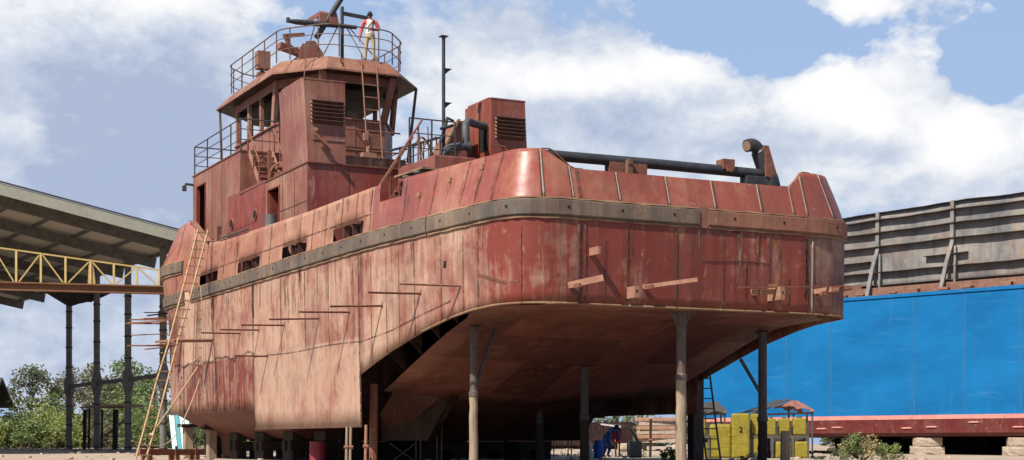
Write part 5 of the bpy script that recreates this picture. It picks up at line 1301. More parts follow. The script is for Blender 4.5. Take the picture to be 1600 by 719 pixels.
# ================================================================== VEGETATION
def leaf_cloud(mb, rr, centre, rad, n, size, flat=.8, droop=0.0, mi=0):
    for _ in range(n):
        d = Vector((rr.gauss(0, 1), rr.gauss(0, 1), rr.gauss(0, 1))).normalized()*(rr.random()**.45)
        p = Vector(centre) + Vector((d.x*rad[0], d.y*rad[1], d.z*rad[2]))
        s = size*rr.uniform(.6, 1.4)
        a = Vector((rr.gauss(0, 1), rr.gauss(0, 1), rr.gauss(0, .6)-droop)).normalized(); b = a.cross(Vector((rr.gauss(0, 1), rr.gauss(0, 1), rr.gauss(0, 1)))).normalized()
        mb.add([p-a*s*.6, p-b*s*.28, p+a*s*.6, p+b*s*.28], [(0, 1, 2, 3)], mi)
def tree(X, Y, h, w, mat, label, seed, clumps=34, per=95, leaf=.30, group=None, crown0=.28, name='tree', lean=0.0):
    rr = random.Random(seed); g0 = gz(X, Y)
    e = empty(name, (X, Y, g0), 0, label, 'tree', group)
    tk = MB(); n = 7; r0 = .022*h+.05
    spine = [Vector((lean*h*(i/n)**1.5 + rr.uniform(-.05, .05)*h*.3*(i/n), rr.uniform(-.05, .05)*h*.3*(i/n), h*.78*i/n)) for i in range(n+1)]
    tk.tube(spine, [r0*(1-.8*i/n) for i in range(n+1)], 8)
    cr_ = MB()
    for k in range(clumps):
        f = rr.uniform(crown0, 1.0); base = spine[min(n, int(f*n*.9))]
        ang = rr.uniform(0, 2*math.pi); prof = math.sin(min(1, (f-crown0)/(1-crown0)*.86+.14)*math.pi)**.6
        rad = w/2*prof*rr.uniform(.35, 1.0)
        c = Vector((spine[-1].x*f + math.cos(ang)*rad, math.sin(ang)*rad, h*(f*.9) + rr.uniform(-.05, .05)*h))
        if k % 2 == 0: tk.tube([base, base.lerp(c, .55)+Vector((0, 0, h*.02)), c], [r0*.35, r0*.2, r0*.07], 5)
        s = w*rr.uniform(.09, .20)
        leaf_cloud(cr_, rr, c, (s*1.25, s*1.25, s*.72), int(per*rr.uniform(.6, 1.3)), leaf)
    tk.build('trunk', M['bark'], e, smooth=True, merge=False, fix=False)
    cr_.build('crown', M[mat], e, merge=False, fix=False)
    return e
def at(px, Y): return (px-CX)*Y/F
tree(at(50, 152), 152, 8.3, 5.6, 'leafA', 'loose dark green tree standing alone at the far left', 1, 40, 80, .26, 'trees behind the shed', .30)
tree(at(112, 156), 156, 8.4, 6.1, 'leafB', 'olive dry looking tree behind the left shed column', 2, 38, 80, .27, 'trees behind the shed', .22, lean=.03)
tree(at(152, 164), 164, 9.0, 7.1, 'leafB', 'spreading brownish tree between the left and middle shed columns', 3, 40, 85, .28, 'trees behind the shed', .25)
tree(at(205, 156), 156, 9.2, 6.9, 'leafC', 'bright green round topped tree behind the right shed column', 4, 46, 95, .27, 'trees behind the shed', .18)
tree(at(240, 150), 150, 8.0, 6.4, 'leafC', 'green tree just left of the tug bow behind the ladder', 5, 40, 90, .27, 'trees behind the shed', .12)
tree(at(180, 170), 170, 7.5, 9, 'leafA', 'low dark tree farthest back, filling between middle and right shed columns', 6, 40, 90, .34, 'trees behind the shed', .1)
tree(at(330, 150), 150, 6.5, 8, 'leafB', 'green tree seen low beneath the bow of the tug', 7, 40, 80, .3, 'trees behind the shed', .1)

def shrub(X, Y, h, w, mat, label, seed, clumps=14, per=80, leaf=.16, group='shrubs round the yard', mat2=None, name='shrub'):
    rr = random.Random(seed); g0 = gz(X, Y); e = empty(name, (X, Y, g0-.03), 0, label, 'shrub', group)
    st = MB(); cr_ = MB()
    for k in range(clumps):
        ang = rr.uniform(0, 6.283); q = rr.random()**.6; f = rr.uniform(.15, 1)*(1-.55*q*q)
        c = Vector((math.cos(ang)*q*w/2, math.sin(ang)*q*w/2*.8, h*f*.92))
        st.tube([(c.x*.15, c.y*.15, 0), (c.x*.6, c.y*.6, c.z*.6), tuple(c)], [.018*h, .012*h, .006*h], 4)
        s = rr.uniform(.12, .24)*min(w, h*1.6)
        leaf_cloud(cr_, rr, c, (s, s, s*.8), int(per*rr.uniform(.6, 1.3)), leaf, mi=(1 if mat2 and rr.random() < .6 else 0))
    st.build('stem', M['bark'], e, merge=False, fix=False); cr_.build('foliage', [M[mat]]+([M[mat2]] if mat2 else []), e, merge=False, fix=False)
    return e
for i, (px, Y, h, w, mat, lab) in enumerate([
    (20, 128, 3.1, 5.7, 'leafD', 'yellow green shrub at the left edge beneath the lone tree'), (62, 124, 3.5, 6, 'leafD', 'large bright shrub left of the first shed column'), (38, 118, 2.0, 4, 'leafC', 'low green shrub in front of the larger ones at far left'),
    (88, 120, 2.5, 4.3, 'leafD', 'bright bushy shrub touching the left shed column'), (72, 136, 4.2, 5.6, 'leafC', 'tall green shrub below the gap between the left trees'), (130, 124, 2.4, 5.2, 'leafB', 'dull shrub between left and middle shed columns'),
    (178, 122, 2.4, 5.2, 'leafB', 'dull green shrub under the timber platform'), (228, 118, 2.8, 4.8, 'leafC', 'green shrub between the right shed column and the ladder'), (262, 118, 2.7, 4.6, 'leafC', 'green shrub half hidden behind the teal boards'), (2, 118, 1.9, 3.1, 'leafD', 'small shrub cut by the left picture edge')]):
    shrub(at(px, Y), Y, h*1.15, w*1.1, mat, lab, 50+i, 26, 120, .20)
shrub(at(1343, 52), 52, .98, 1.55, 'leafC', 'straw tipped green bush in front of the barge', 81, 22, 110, .075, 'shrubs round the yard', 'leafE')
shrub(at(1388, 53), 53, .62, .9, 'leafD', 'lighter green small bush right of the straw tipped one', 82, 9, 80, .07)
shrub(at(1296, 54), 54, .5, 1.0, 'leafA', 'dark low bush beside the yellow tanks', 83, 9, 70, .07)
shrub(at(1051, 52), 52, .58, .7, 'leafC', 'spiky green weed clump left of the stout pale post', 84, 12, 70, .08)
shrub(at(1178, 53), 53, .34, 1.0, 'leafA', 'dark weeds at the foot of the yellow tanks', 85, 9, 60, .07)
for i, (px, Y, h) in enumerate([(640, 95, 1.3), (690, 110, 1.2), (760, 105, 1.1), (830, 118, 1.4), (880, 100, 1.0), (985, 120, 1.3), (560, 100, 1.2), (470, 108, 1.8), (400, 100, 1.8), (340, 92, 1.8)]):
    shrub(at(px, Y), Y, h, 3.0, ('leafB', 'leafA', 'leafC')[i % 3], 'far shrub seen through the gap under the hull', 100+i, 12, 70, .17, 'far shrubs under the hull')
mb = MB(); rr = random.Random(77)
for _ in range(150):
    X = rr.uniform(-75, 90); Y = rr.uniform(205, 250); s = rr.uniform(1.2, 2.6)
    for z in (s*.5, s*1.3): leaf_cloud(mb, rr, (X, Y, gz(X, Y)+z), (s*1.6, s, s*.9), 120, .85)
tag(mb.build('far_treeline', M['leafA'], merge=False, fix=False), 'low far treeline beyond the yard', kind='stuff')
# ground cover and gravel, uncountable
mb = MB(); rr = random.Random(33)
for _ in range(4200):
    X, Y = rr.uniform(-48, 6), rr.uniform(56, 125)
    if math.sin(X*.31+Y*.17)+math.sin(X*.13-Y*.29+2) < .55: continue
    if abs((X-O2[0])*T2[0]+(Y-O2[1])*T2[1]) < 6 and Y < 70: continue
    g0 = gz(X, Y)
    for k in range(3):
        a = rr.uniform(0, 6.28); h = rr.uniform(.05, .18); p = Vector((X+rr.uniform(-.15, .15), Y+rr.uniform(-.15, .15), g0)); d = Vector((math.cos(a), math.sin(a), 0))
        mb.add([p-d*.03, p+d*.03, p+Vector((d.y*.08, -d.x*.08, h))], [(0, 1, 2)])
tag(mb.build('yard_grass', M['leafB'], merge=False, fix=False), 'sparse dry grass tufts over the yard', kind='stuff')
mb = MB()
for _ in range(900):
    X, Y = rr.uniform(-40, 34), rr.uniform(44, 100); s = rr.uniform(.03, .12) ; g0 = gz(X, Y)
    mb.box((X, Y, g0+s*.2), (s*rr.uniform(1, 2), s*rr.uniform(1, 1.6), s*.8), rotm('Z', rr.uniform(0, 3)) @ rotm('X', rr.uniform(-.4, .4)))
tag(mb.build('yard_rubble', M['concrete'], merge=False, fix=False), 'scattered stones and rubble on the yard', kind='stuff')

# ================================================================== YARD CLUTTER ON THE RIGHT
YT = 58.0
rack = empty('tank_rack', (WP(1178, 700, YT).x, YT, gz(6, YT)), 0, 'low dark steel rack carrying the upper row of yellow tanks', 'rack')
def zt_px(py, Y=YT): return EYE+(HY-py)*Y/F
rx = WP(1178, 0, YT).x
for a, b in ((1089, 1108), (1172, 1263)):
    m_ = MB(); m_.bb(WP(a, 0, YT).x-rx, WP(b, 0, YT).x-rx, -.1, .75, zt_px(685)-.0-gz(6, YT), zt_px(680)-.01-gz(6, YT))
    m_.build('rack_shelf', M['sheddark'], rack)
for px in (1091, 1107, 1174, 1194, 1206, 1238, 1262):
    x = WP(px, 0, YT).x-rx
    for y in (-.08, .7):
        m_ = MB(); m_.bb(x-.04, x+.04, y-.04, y+.04, 0, zt_px(681)-gz(6, YT)); m_.build('rack_leg', M['sheddark'], rack)
def tank(px0, px1, p0, p1, Y, label, mark=False, depth=.6, lid=True):
    a, b = WP(px0, p1, Y), WP(px1, p0, Y); w, h = b.x-a.x, b.z-max(a.z, 0.012); z0 = max(a.z, .012)
    e = empty('yellow_tank', ((a.x+b.x)/2, Y, z0), R(-4), label, 'tank', 'yellow tanks by the barge')
    m_ = MB(); m_.bb(-w/2, w/2, 0, depth, 0, h)
    o = m_.build('tank_body', M['tank'], e, bevel=min(w, h)*.10)
    n = 2 if h > .8 else 1
    for k in range(1, n+1):
        m_ = MB(); m_.bb(-w/2-.006, w/2+.006, -.006, depth+.006, h*k/(n+1)-.012, h*k/(n+1)+.012)
        m_.build('tank_rib', M['tank'], o, bevel=.008)
    if lid: m_ = MB(); m_.tube([(0, depth*.4, h-.01), (0, depth*.4, h+.05)], min(.1, w*.22), 12); m_.build('cap', M['sheddark'], e, smooth=True)
    if mark:
        cu = bpy.data.curves.new('stencilled_mark', 'FONT'); cu.body = '2'; cu.size = .30; cu.extrude = .003; cu.align_x = 'CENTER'
        t_ = bpy.data.objects.new('stencilled_mark', cu); COL.objects.link(t_); bpy.context.view_layer.update()
        me = bpy.data.meshes.new_from_object(t_.evaluated_get(bpy.context.evaluated_depsgraph_get())); bpy.data.objects.remove(t_)
        me.materials.clear(); me.materials.append(M['black']); t2 = bpy.data.objects.new('stencilled_mark', me); COL.objects.link(t2)
        t2.parent = e; t2.rotation_euler = (R(90), 0, 0); t2.location = (0, -.019, h*.58)
tank(1143.5, 1171.5, 646, 717, YT-.3, 'tallest yellow tank, marked with a black figure 2', True)
tank(1109, 1142.5, 663, 717, YT-.1, 'wide dull yellow tank left of the marked one')
tank(1173.5, 1189, 647, 680, YT, 'narrow yellow tank on the rack, directly right of the marked one')
tank(1176, 1192, 683, 717, YT-.1, 'narrow yellow tank on the ground, directly right of the marked one')
tank(1199, 1212, 654, 680, YT, 'small yellow tank on the rack, right of the dark post')
tank(1218, 1234, 654, 680, YT, 'small yellow tank on the rack under the rusty roof corner')
tank(1239.5, 1260, 653, 680, YT, 'rightmost yellow tank on the rack, with a bright sunlit side')
tank(1212, 1236, 690, 717, YT-.1, 'shaded yellow tank on the ground below the rusty roof')
tank(1240, 1264, 690, 717, YT-.1, 'rightmost yellow tank on the ground, bright side toward the bush')
tank(1091, 1102, 657, 680, YT+.1, 'leftmost small yellow tank on the rack, behind the thin ladder')
tank(1094, 1107, 690, 717, YT, 'leftmost small yellow tank on the ground, behind the thin ladder')
# sheet roofs
def awning(patches, Y, label, poles, depth=1.3):
    e = empty('sheet_shelter', (0, 0, 0), 0, label, 'shelter')
    for (el, rl, rr_, er, mt_) in patches:                  # eave left, ridge left, ridge right, eave right
        P = [WP(*el, Y-.5), WP(*rl, Y+depth*.5), WP(*rr_, Y+depth*.5), WP(*er, Y-.5)]
        for back in (0, 1):
            m_ = MB(); n = 9
            def q(i, j):
                u, v = i/n, j/6; p = P[0].lerp(P[3], u).lerp(P[1].lerp(P[2], u), v)
                if back: p = Vector((p.x, 2*(Y+depth*.5)-p.y+.02, p.z))
                return (p.x, p.y, p.z + (.018 if i % 2 else 0) - .03*math.sin(math.pi*v)*math.sin(i*1.3+.4) - (.05*math.sin(i*1.7+.6) if j == 0 else 0))
            for i in range(n):
                for j in range(6): m_.quad(q(i, j), q(i+1, j), q(i+1, j+1), q(i, j+1))
            m_.build('roof_sheet', M[mt_], e, solid=.015)
    a, b = WP(*patches[0][0], Y-.45), WP(*patches[-1][3], Y-.45)
    m_ = MB(); m_.bar(a+Vector((.1, 0, -.06)), b+Vector((-.1, 0, -.06)), .06, .07); m_.build('eave_pole', M['timber_dark'], e)
    for px, pt in poles:
        for yy in (Y-.42, Y+depth*.5):
            m_ = MB(); x = WP(px, 0, Y).x; m_.tube([(x, yy, gz(x, yy)), (x, yy, WP(0, pt, Y).z)], .035, 8); m_.build('roof_pole', M['sheddark'], e)
awning([((1163, 646), (1212, 626), (1238, 624.5), (1200, 639), 'darksheet'), ((1222, 634), (1236, 626), (1246, 627.5), (1273, 643), 'rustsheet')], 60.5, 'rusty patched sheet roof on poles over the right yellow tanks', [(1180, 642), (1237, 636), (1266, 642)])
awning([((1078, 645), (1098, 630), (1120, 628), (1138, 645), 'darksheet')], 61.5, 'dark sheet roof behind the thin ladder and the left yellow tanks', [(1100, 644), (1130, 644)])
p = WP(1087, 700, 50); e = empty('dark_column', (p.x, p.y, gz(p.x, p.y)), TH, 'broad near-black column directly behind the stout pale post', 'support')  # near-black upright filling the dark area beside the post
m_ = MB(); m_.bb(-.2, .2, -.17, .17, .04, 2.55); m_.build('support_column', M['dark_shade'], e, bevel=.02)
m_ = MB(); m_.bb(-.32, .32, -.28, .28, 0, .04); m_.build('foot_plate', M['rust'], e)
m_ = MB(); m_.bb(-.3, .3, -.25, .25, 2.55, 2.62); m_.build('cap_plate', M['dark_shade'], e)
e = empty('pontoon', WP(820, 0, 96).xy.to_3d(), R(7), 'low dark pontoon with a pale edge stripe lying beyond the stern', 'pontoon'); e.location.z = .2
m_ = MB(); m_.prism([(0, .25), (.4, 0), (5, 0), (5, 1.65), (0, 1.65)], -5.5, 6.6, 'x'); m_.build('pontoon_hull', M['dark_shade'], e)
m_ = MB(); m_.bb(-5.5, 3.6, -.06, .02, .92, 1.0); m_.build('edge_stripe', M['white'], e)
for x in (-4.5, -1.5, 1.5, 4.0): m_ = MB(); m_.bb(x-.15, x+.15, .3, .6, 1.65, 1.9); m_.build('bitt', M['dark_shade'], e)
e = empty('gap_fill_screen', (WP(1178, 0, 59.4).x, 59.4, gz(9, 59)), 0, 'dark sheet added behind the yellow tanks to darken the gaps between them', 'screen')  # dark sheet added to darken the gaps between the tanks
m_ = MB(); N_ = 24
for i in range(N_):
    a, b = -2.05+4.1*i/N_, -2.05+4.1*(i+1)/N_; d0, d1 = .03*(i % 2), .03*((i+1) % 2)
    m_.quad((a, d0, 0), (b, d1, 0), (b, d1, 1.28+.06*math.sin(i*.9)), (a, d0, 1.28+.06*math.sin((i-1)*.9)))
m_.build('screen_sheet', M['darksheet'], e, solid=.01)
for x in (-2, 0, 2): m_ = MB(); m_.bb(x-.04, x+.04, .05, .13, 0, 1.3); m_.build('screen_post', M['timber_dark'], e)
# timber stack, sacks, barrel, tarpaulin shelter
e = empty('timber_stack', WP(1032, 0, 82).xy.to_3d(), 0, 'stack of reddish sawn timber in the sun beyond the hull', 'timber stack'); e.location.z = gz(8, 82); rr = random.Random(12)
for k in range(6):
    m_ = MB(); z = .5+.22*k; m_.box((rr.uniform(-.1, .1), rr.uniform(-.1, .1), z), (2.3+rr.uniform(-.2, .3), 1.3, .19), rotm('Z', rr.uniform(-.05, .05))); m_.build('timber_layer', M['plank' if k % 2 else 'concrete'], e, bevel=.015)
for x in (-.9, .9): m_ = MB(); m_.bb(x-.15, x+.15, -.6, .6, 0, .4); m_.build('bearer', M['timber_dark'], e)
def lump(px, pt, pb, wpx, Y, mat, name, lab, cat, grp=None):
    a = WP(px, pb, Y); h = (pb-pt)*Y/F; w = wpx*Y/F; bm = bmesh.new(); bmesh.ops.create_icosphere(bm, subdivisions=3, radius=1); r = random.Random(int(px))
    ph = [r.uniform(0, 6) for _ in range(4)]
    for v in bm.verts:
        c = v.co.copy(); k = 1+.08*math.sin(c.x*5+ph[0])+.06*math.sin(c.y*7+ph[1])+.05*math.sin(c.z*9+ph[2])
        e_ = .62; f = lambda q: math.copysign(abs(q)**e_, q)
        v.co = Vector((f(c.x)*w/2*k, f(c.y)*w*.4*k, (f(c.z)*.5+.5)*h))
    me = bpy.data.meshes.new(name); bm.to_mesh(me); bm.free(); me.materials.append(M[mat]); me.polygons.foreach_set('use_smooth', [True]*len(me.polygons))
    o = bpy.data.objects.new(name, me); COL.objects.link(o); o.location = (a.x, Y, max(a.z, gz(a.x, Y))); tag(o, lab, cat, grp)
lump(921, 692, 704, 10, 56, 'white', 'white_sack', 'white sack lying on another, left of the blue barrel', 'sack', 'white sacks')
lump(922, 703, 716, 13, 56, 'white', 'white_sack', 'bigger white sack on the ground, left of the blue barrel', 'sack', 'white sacks')
lump(1060, 700, 712, 22, 78, 'concrete', 'dirt_heap', 'pale dirt heap beyond the hull, in the sun', 'heap')
lump(975, 698, 712, 22, 78, 'concrete', 'dirt_heap', 'pale dirt heap behind the worker in blue', 'heap')
lump(720, 697, 712, 30, 88, 'concrete', 'dirt_heap', 'small pale dirt heap far under the stern', 'heap')
p = WP(935, 0, 58); e = empty('blue_barrel', (p.x, 58, gz(p.x, 58)), 0, 'bright blue plastic barrel beside the worker', 'barrel')
m_ = MB(); m_.tube([(0, 0, 0), (0, 0, .08), (0, 0, .3), (0, 0, .5), (0, 0, .58), (0, 0, .62)], [.16, .18, .19, .18, .15, .15], 18); m_.build('barrel_body', M['blue'], e, smooth=True)
m_ = MB(); m_.tube([(0, 0, .61), (0, 0, .66)], .165, 18); m_.build('barrel_lid', M['blue'], e, smooth=True)
e = empty('tarpaulin_shelter', (0, 0, 0), 0, 'low tarpaulin shelter with a pale edge and hanging red cloth behind the worker', 'shelter')
m_ = MB(); YS = 63
prof = [WP(939, 662, YS), WP(955, 663.5, YS), WP(970, 664, YS), WP(982, 666, YS), WP(990, 672, YS), WP(996, 682, YS), WP(1001, 692, YS)]
for a, b in zip(prof, prof[1:]): m_.quad(a, b, b+Vector((0, 2.2, .06)), a+Vector((0, 2.2, .06)))
m_.build('dark_tarpaulin', M['darksheet'], e, solid=.02)
m_ = MB(); m_.bar(WP(939, 663, YS-.05), WP(970, 667, YS-.05), .1, .06); m_.build('pale_edge', M['white'], e)
m_ = MB(); N_ = 8
for i in range(N_):
    a, b = 956+15*i/N_, 956+15*(i+1)/N_; d0, d1 = .05*math.sin(i*1.7), .05*math.sin((i+1)*1.7)
    m_.quad(WP(a, 670, YS+.3+d0), WP(b, 670, YS+.3+d1), WP(b, 691, YS+.3+d1*1.5), WP(a, 691, YS+.3+d0*1.5))
m_.build('red_cloth', M['redcloth'], e, solid=.01)
for px in (941, 968, 999):
    m_ = MB(); q = WP(px, 664 if px < 990 else 690, YS); m_.tube([(q.x, YS+.1, gz(q.x, YS)), (q.x, YS+.1, q.z)], .03, 6); m_.build('shelter_pole', M['timber_dark'], e)
m_ = MB(); a, b = WP(960, 692, YS), WP(984, 692, YS); m_.bar(a, b, .5, .04); m_.build('work_bench', M['timber_dark'], e)
for px in (962, 981): m_ = MB(); q = WP(px, 692, YS); m_.tube([(q.x, YS, gz(q.x, YS)), (q.x, YS, q.z)], .035, 6); m_.build('bench_leg', M['timber_dark'], e)
p = WP(994, 0, 60); e = empty('grey_cabinet', (p.x, 60, gz(p.x, 60)), R(6), 'small grey steel cabinet below the tarpaulin edge', 'cabinet')
m_ = MB(); m_.bb(-.22, .22, 0, .4, .05, .62); m_.build('cabinet_body', M['greysteel'], e, bevel=.01); m_ = MB(); m_.bb(-.19, .19, -.02, .0, .09, .58); m_.build('cabinet_door', M['greysteel'], e); m_ = MB(); m_.bb(-.2, .2, .02, .38, 0, .05); m_.build('cabinet_plinth', M['black'], e)

# ================================================================== PEOPLE
def person(name, loc, rz, J, mats_fn, mats, label, extras=(), scale=1.0):
    """J: joints as {name:(x,y,z,r)}, chains as lists; grown into one continuous skin"""
    joints, chains = J
    names = list(joints); idx = {n: i for i, n in enumerate(names)}
    me = bpy.data.meshes.new('body'); ed = []
    for ch in chains: ed += [(idx[a], idx[b]) for a, b in zip(ch, ch[1:])]
    me.from_pydata([joints[n][:3] for n in names], ed, [])
    o = bpy.data.objects.new('body', me); COL.objects.link(o)
    o.modifiers.new('skin', 'SKIN'); sv = me.skin_vertices[0].data
    for n, i in idx.items():
        r = joints[n][3]; sv[i].radius = (r, r) if not isinstance(r, tuple) else r; sv[i].use_root = (n == 'pelvis')
    ss = o.modifiers.new('sub', 'SUBSURF'); ss.levels = 1; ss.render_levels = 1
    bpy.context.view_layer.update()
    m2 = bpy.data.meshes.new_from_object(o.evaluated_get(bpy.context.evaluated_depsgraph_get())); bpy.data.objects.remove(o); m2.name = 'body'
    m2.materials.clear()
    for m in mats: m2.materials.append(M[m])
    pts = [(n, Vector(joints[n][:3])) for n in names]
    segs = [(a, b, Vector(joints[a][:3]), Vector(joints[b][:3])) for ch in chains for a, b in zip(ch, ch[1:])]
    for p in m2.polygons:
        c = p.center; best = None
        for a, b, A, B in segs:
            d = B-A; t = max(0, min(1, (c-A).dot(d)/max(1e-9, d.length_squared))); q = (c-(A+d*t)).length
            if best is None or q < best[0]: best = (q, a, b, t)
        p.material_index = mats_fn(best[1], best[2], best[3], c); p.use_smooth = True
    e = empty(name, loc, rz, label, 'person'); b = bpy.data.objects.new('body', m2); COL.objects.link(b); b.parent = e
    return e
def hand(J, ch, side, wr, pal, fing, up=Vector((0, 0, 1))):
    """palm and five fingers from the wrist joint"""
    w = Vector(J[wr][:3]); d = Vector(pal).normalized(); s = Vector(fing).normalized(); pn = wr+'_palm'
    J[pn] = (*(w+d*.055), .026); ch.append([wr, pn])
    for k, (o, ln) in enumerate(((-.03, .068), (-.010, .080), (.010, .074), (.03, .058))):
        a = w+d*.095+s*o; b = a+d*ln*.5+d.cross(s)*.008; c = b+d*ln*.4+d.cross(s)*.022
        J[f'{wr}_f{k}a'] = (*a, .0105); J[f'{wr}_f{k}b'] = (*b, .0095); J[f'{wr}_f{k}c'] = (*c, .008); ch.append([pn, f'{wr}_f{k}a', f'{wr}_f{k}b', f'{wr}_f{k}c'])
    a = w+d*.04-s*.035; b = a+d*.03-s*.025; J[f'{wr}_ta'] = (*a, .012); J[f'{wr}_tb'] = (*b, .010); ch.append([wr, f'{wr}_ta', f'{wr}_tb'])
def head_parts(e, c, fwd, cap='capcloth', hood=True):
    """hair or cap, eyes, nose, mouth and ears on a head centred at c, looking along fwd"""
    c = Vector(c); f = Vector(fwd).normalized(); r = f.cross(Vector((0, 0, 1))).normalized(); u = r.cross(f)
    m_ = MB(); 
    n = 12
    rings = []
    for i in range(7):
        ph = math.pi/2*i/6*1.12
        rings.append([c+u*(.02+math.sin(math.pi/2-ph)*.115) + (r*math.cos(t)*.088+f*math.sin(t)*.105)*math.sin(ph) - f*.008 for t in [2*math.pi*k/n for k in range(n)]])
    for a, b in zip(rings, rings[1:]): m_.loft(a, b)
    pk = c+u*.035+f*.10; m_.add([pk-r*.06-f*.02, pk+r*.06-f*.02, pk+r*.045+f*.06-u*.01, pk-r*.045+f*.06-u*.01], [(0, 1, 2, 3)])
    m_.build('cap', M[cap], e, smooth=True, solid=.006)
    for s_ in (-1, 1):
        m_ = MB(); m_.tube([c+f*.088+r*.033*s_+u*.008, c+f*.098+r*.033*s_+u*.008], .011, 8); m_.build('eye', M['black'], e)
        m_ = MB(); m_.tube([c+r*.078*s_-u*.01-f*.0, c+r*.092*s_-u*.008-f*.012], [.024, .018], 8); m_.build('ear', M['skin'], e, smooth=True)
    m_ = MB(); m_.tube([c+f*.094+u*.004, c+f*.112-u*.026, c+f*.095-u*.032], [.007, .013, .009], 7); m_.build('nose', M['skin'], e, smooth=True)
    m_ = MB(); m_.bar(c+f*.091-r*.024-u*.058, c+f*.091+r*.024-u*.058, .01, .008); m_.build('mouth', M['redcloth'], e)

# man on the wheelhouse roof, facing the camera side
J = {'pelvis': (0, 0, .93, (.145, .10)), 'waist': (0, 0, 1.08, (.135, .095)), 'chest': (0, .0, 1.28, (.165, .11)), 'shl': (0, .0, 1.40, (.12, .085)), 'neck': (0, 0, 1.49, .055), 'head0': (0, -.015, 1.565, .078), 'head1': (0, -.02, 1.64, .096), 'head2': (0, -.01, 1.695, .075),
     'hipL': (-.10, 0, .88, .095), 'kneeL': (-.13, -.03, .50, .066), 'ankL': (-.15, .0, .10, .047), 'toeL': (-.17, -.15, .045, .042),
     'hipR': (.10, 0, .88, .095), 'kneeR': (.12, -.03, .50, .066), 'ankR': (.13, .0, .10, .047), 'toeR': (.15, -.15, .045, .042),
     'shL': (-.19, 0, 1.40, .078), 'elL': (-.28, .02, 1.12, .062), 'wrL': (-.315, -.05, .87, .035),
     'shR': (.19, 0, 1.40, .078), 'elR': (.30, .03, 1.13, .062), 'wrR': (.12, -.19, 1.08, .035)}
CH = [['pelvis', 'waist', 'chest', 'shl', 'neck', 'head0', 'head1', 'head2'], ['pelvis', 'hipL', 'kneeL', 'ankL', 'toeL'], ['pelvis', 'hipR', 'kneeR', 'ankR', 'toeR'], ['shl', 'shL', 'elL', 'wrL'], ['shl', 'shR', 'elR', 'wrR']]
hand(J, CH, -1, 'wrL', (-.02, -.1, -1), (0, -1, 0)); hand(J, CH, 1, 'wrR', (-1, -.1, .05), (0, 0, 1))
def dress1(a, b, t, c):
    if a in ('kneeL', 'kneeR') : return 1 if c.z > .16 else 3
    if a in ('ankL', 'ankR'): return 3
    if a in ('hipL', 'hipR') or (a == 'pelvis' and b.startswith('hip')): return 1
    if a == 'pelvis': return 1 if c.z < 1.0 else 2
    if a in ('waist', 'chest'): return 2
    if a == 'shl': return 2 if b == 'neck' and t < .4 else (4 if b in ('shL', 'shR') and abs(c.x) > .09 else (2 if b in ('shL', 'shR') else 0))
    if a in ('shL', 'shR'): return 4
    if a in ('elL', 'elR'): return 4 if t < .82 else 0
    return 0
mp = W(.62, 21.62, 13.925)
man = person('person', mp, R(2), (J, CH), dress1, ['skin', 'khaki', 'shirtwhite', 'bootdark', 'shirtred'], 'man in red sleeved white shirt, khaki trousers and dark cap standing on the wheelhouse roof')
man.scale = (1.07, 1.07, 1.04)
head_parts(man, (0, -.025, 1.615), (0, -1, -.12))
m_ = MB(); m_.tube(catmull([(.13, -.08, 1.42), (.02, -.135, 1.27), (-.10, -.12, 1.12)], 5), .016, 6); m_.build('chest_strap', M['capcloth'], man)

# worker in blue, stooping under the hull
J = {'pelvis': (0, 0, .78, (.14, .105)), 'waist': (.05, -.08, .90, (.13, .095)), 'chest': (.08, -.22, 1.02, (.155, .11)), 'shl': (.09, -.32, 1.08, (.11, .085)), 'neck': (.08, -.40, 1.11, .052), 'head0': (.075, -.455, 1.13, .075), 'head1': (.07, -.515, 1.15, .093), 'head2': (.068, -.565, 1.155, .072),
     'hipL': (-.09, .02, .74, .092), 'kneeL': (-.12, -.14, .43, .066), 'ankL': (-.12, .02, .10, .046), 'toeL': (-.13, -.13, .045, .042),
     'hipR': (.10, .02, .74, .092), 'kneeR': (.12, -.12, .42, .066), 'ankR': (.13, .06, .10, .046), 'toeR': (.15, -.09, .045, .042),
     'shL': (-.09, -.33, 1.05, .06), 'elL': (-.13, -.40, .78, .045), 'wrL': (-.05, -.52, .60, .03),
     'shR': (.27, -.31, 1.05, .06), 'elR': (.31, -.38, .79, .045), 'wrR': (.22, -.50, .62, .03)}
CH = [['pelvis', 'waist', 'chest', 'shl', 'neck', 'head0', 'head1', 'head2'], ['pelvis', 'hipL', 'kneeL', 'ankL', 'toeL'], ['pelvis', 'hipR', 'kneeR', 'ankR', 'toeR'], ['shl', 'shL', 'elL', 'wrL'], ['shl', 'shR', 'elR', 'wrR']]
hand(J, CH, -1, 'wrL', (.3, -.5, -.8), (1, 0, .2)); hand(J, CH, 1, 'wrR', (-.3, -.5, -.8), (1, 0, .2))
def dress2(a, b, t, c):
    if a in ('ankL', 'ankR') or (a in ('kneeL', 'kneeR') and c.z < .15): return 2
    if a in ('neck', 'head0', 'head1', 'head2') or a.startswith('wr') or (a in ('elL', 'elR') and t > .8) or (a == 'shl' and b == 'neck' and t > .6): return 0
    return 1
wp = WP(947, 0, 60); w2 = person('person', (wp.x, 60, gz(wp.x, 60)), R(38), (J, CH), dress2, ['skin', 'overalls', 'bootdark'], 'worker in blue clothes stooping in the shade below the stern, next to the blue barrel')
head_parts(w2, (.072, -.50, 1.12), (-.05, -.75, -.62), 'hair')

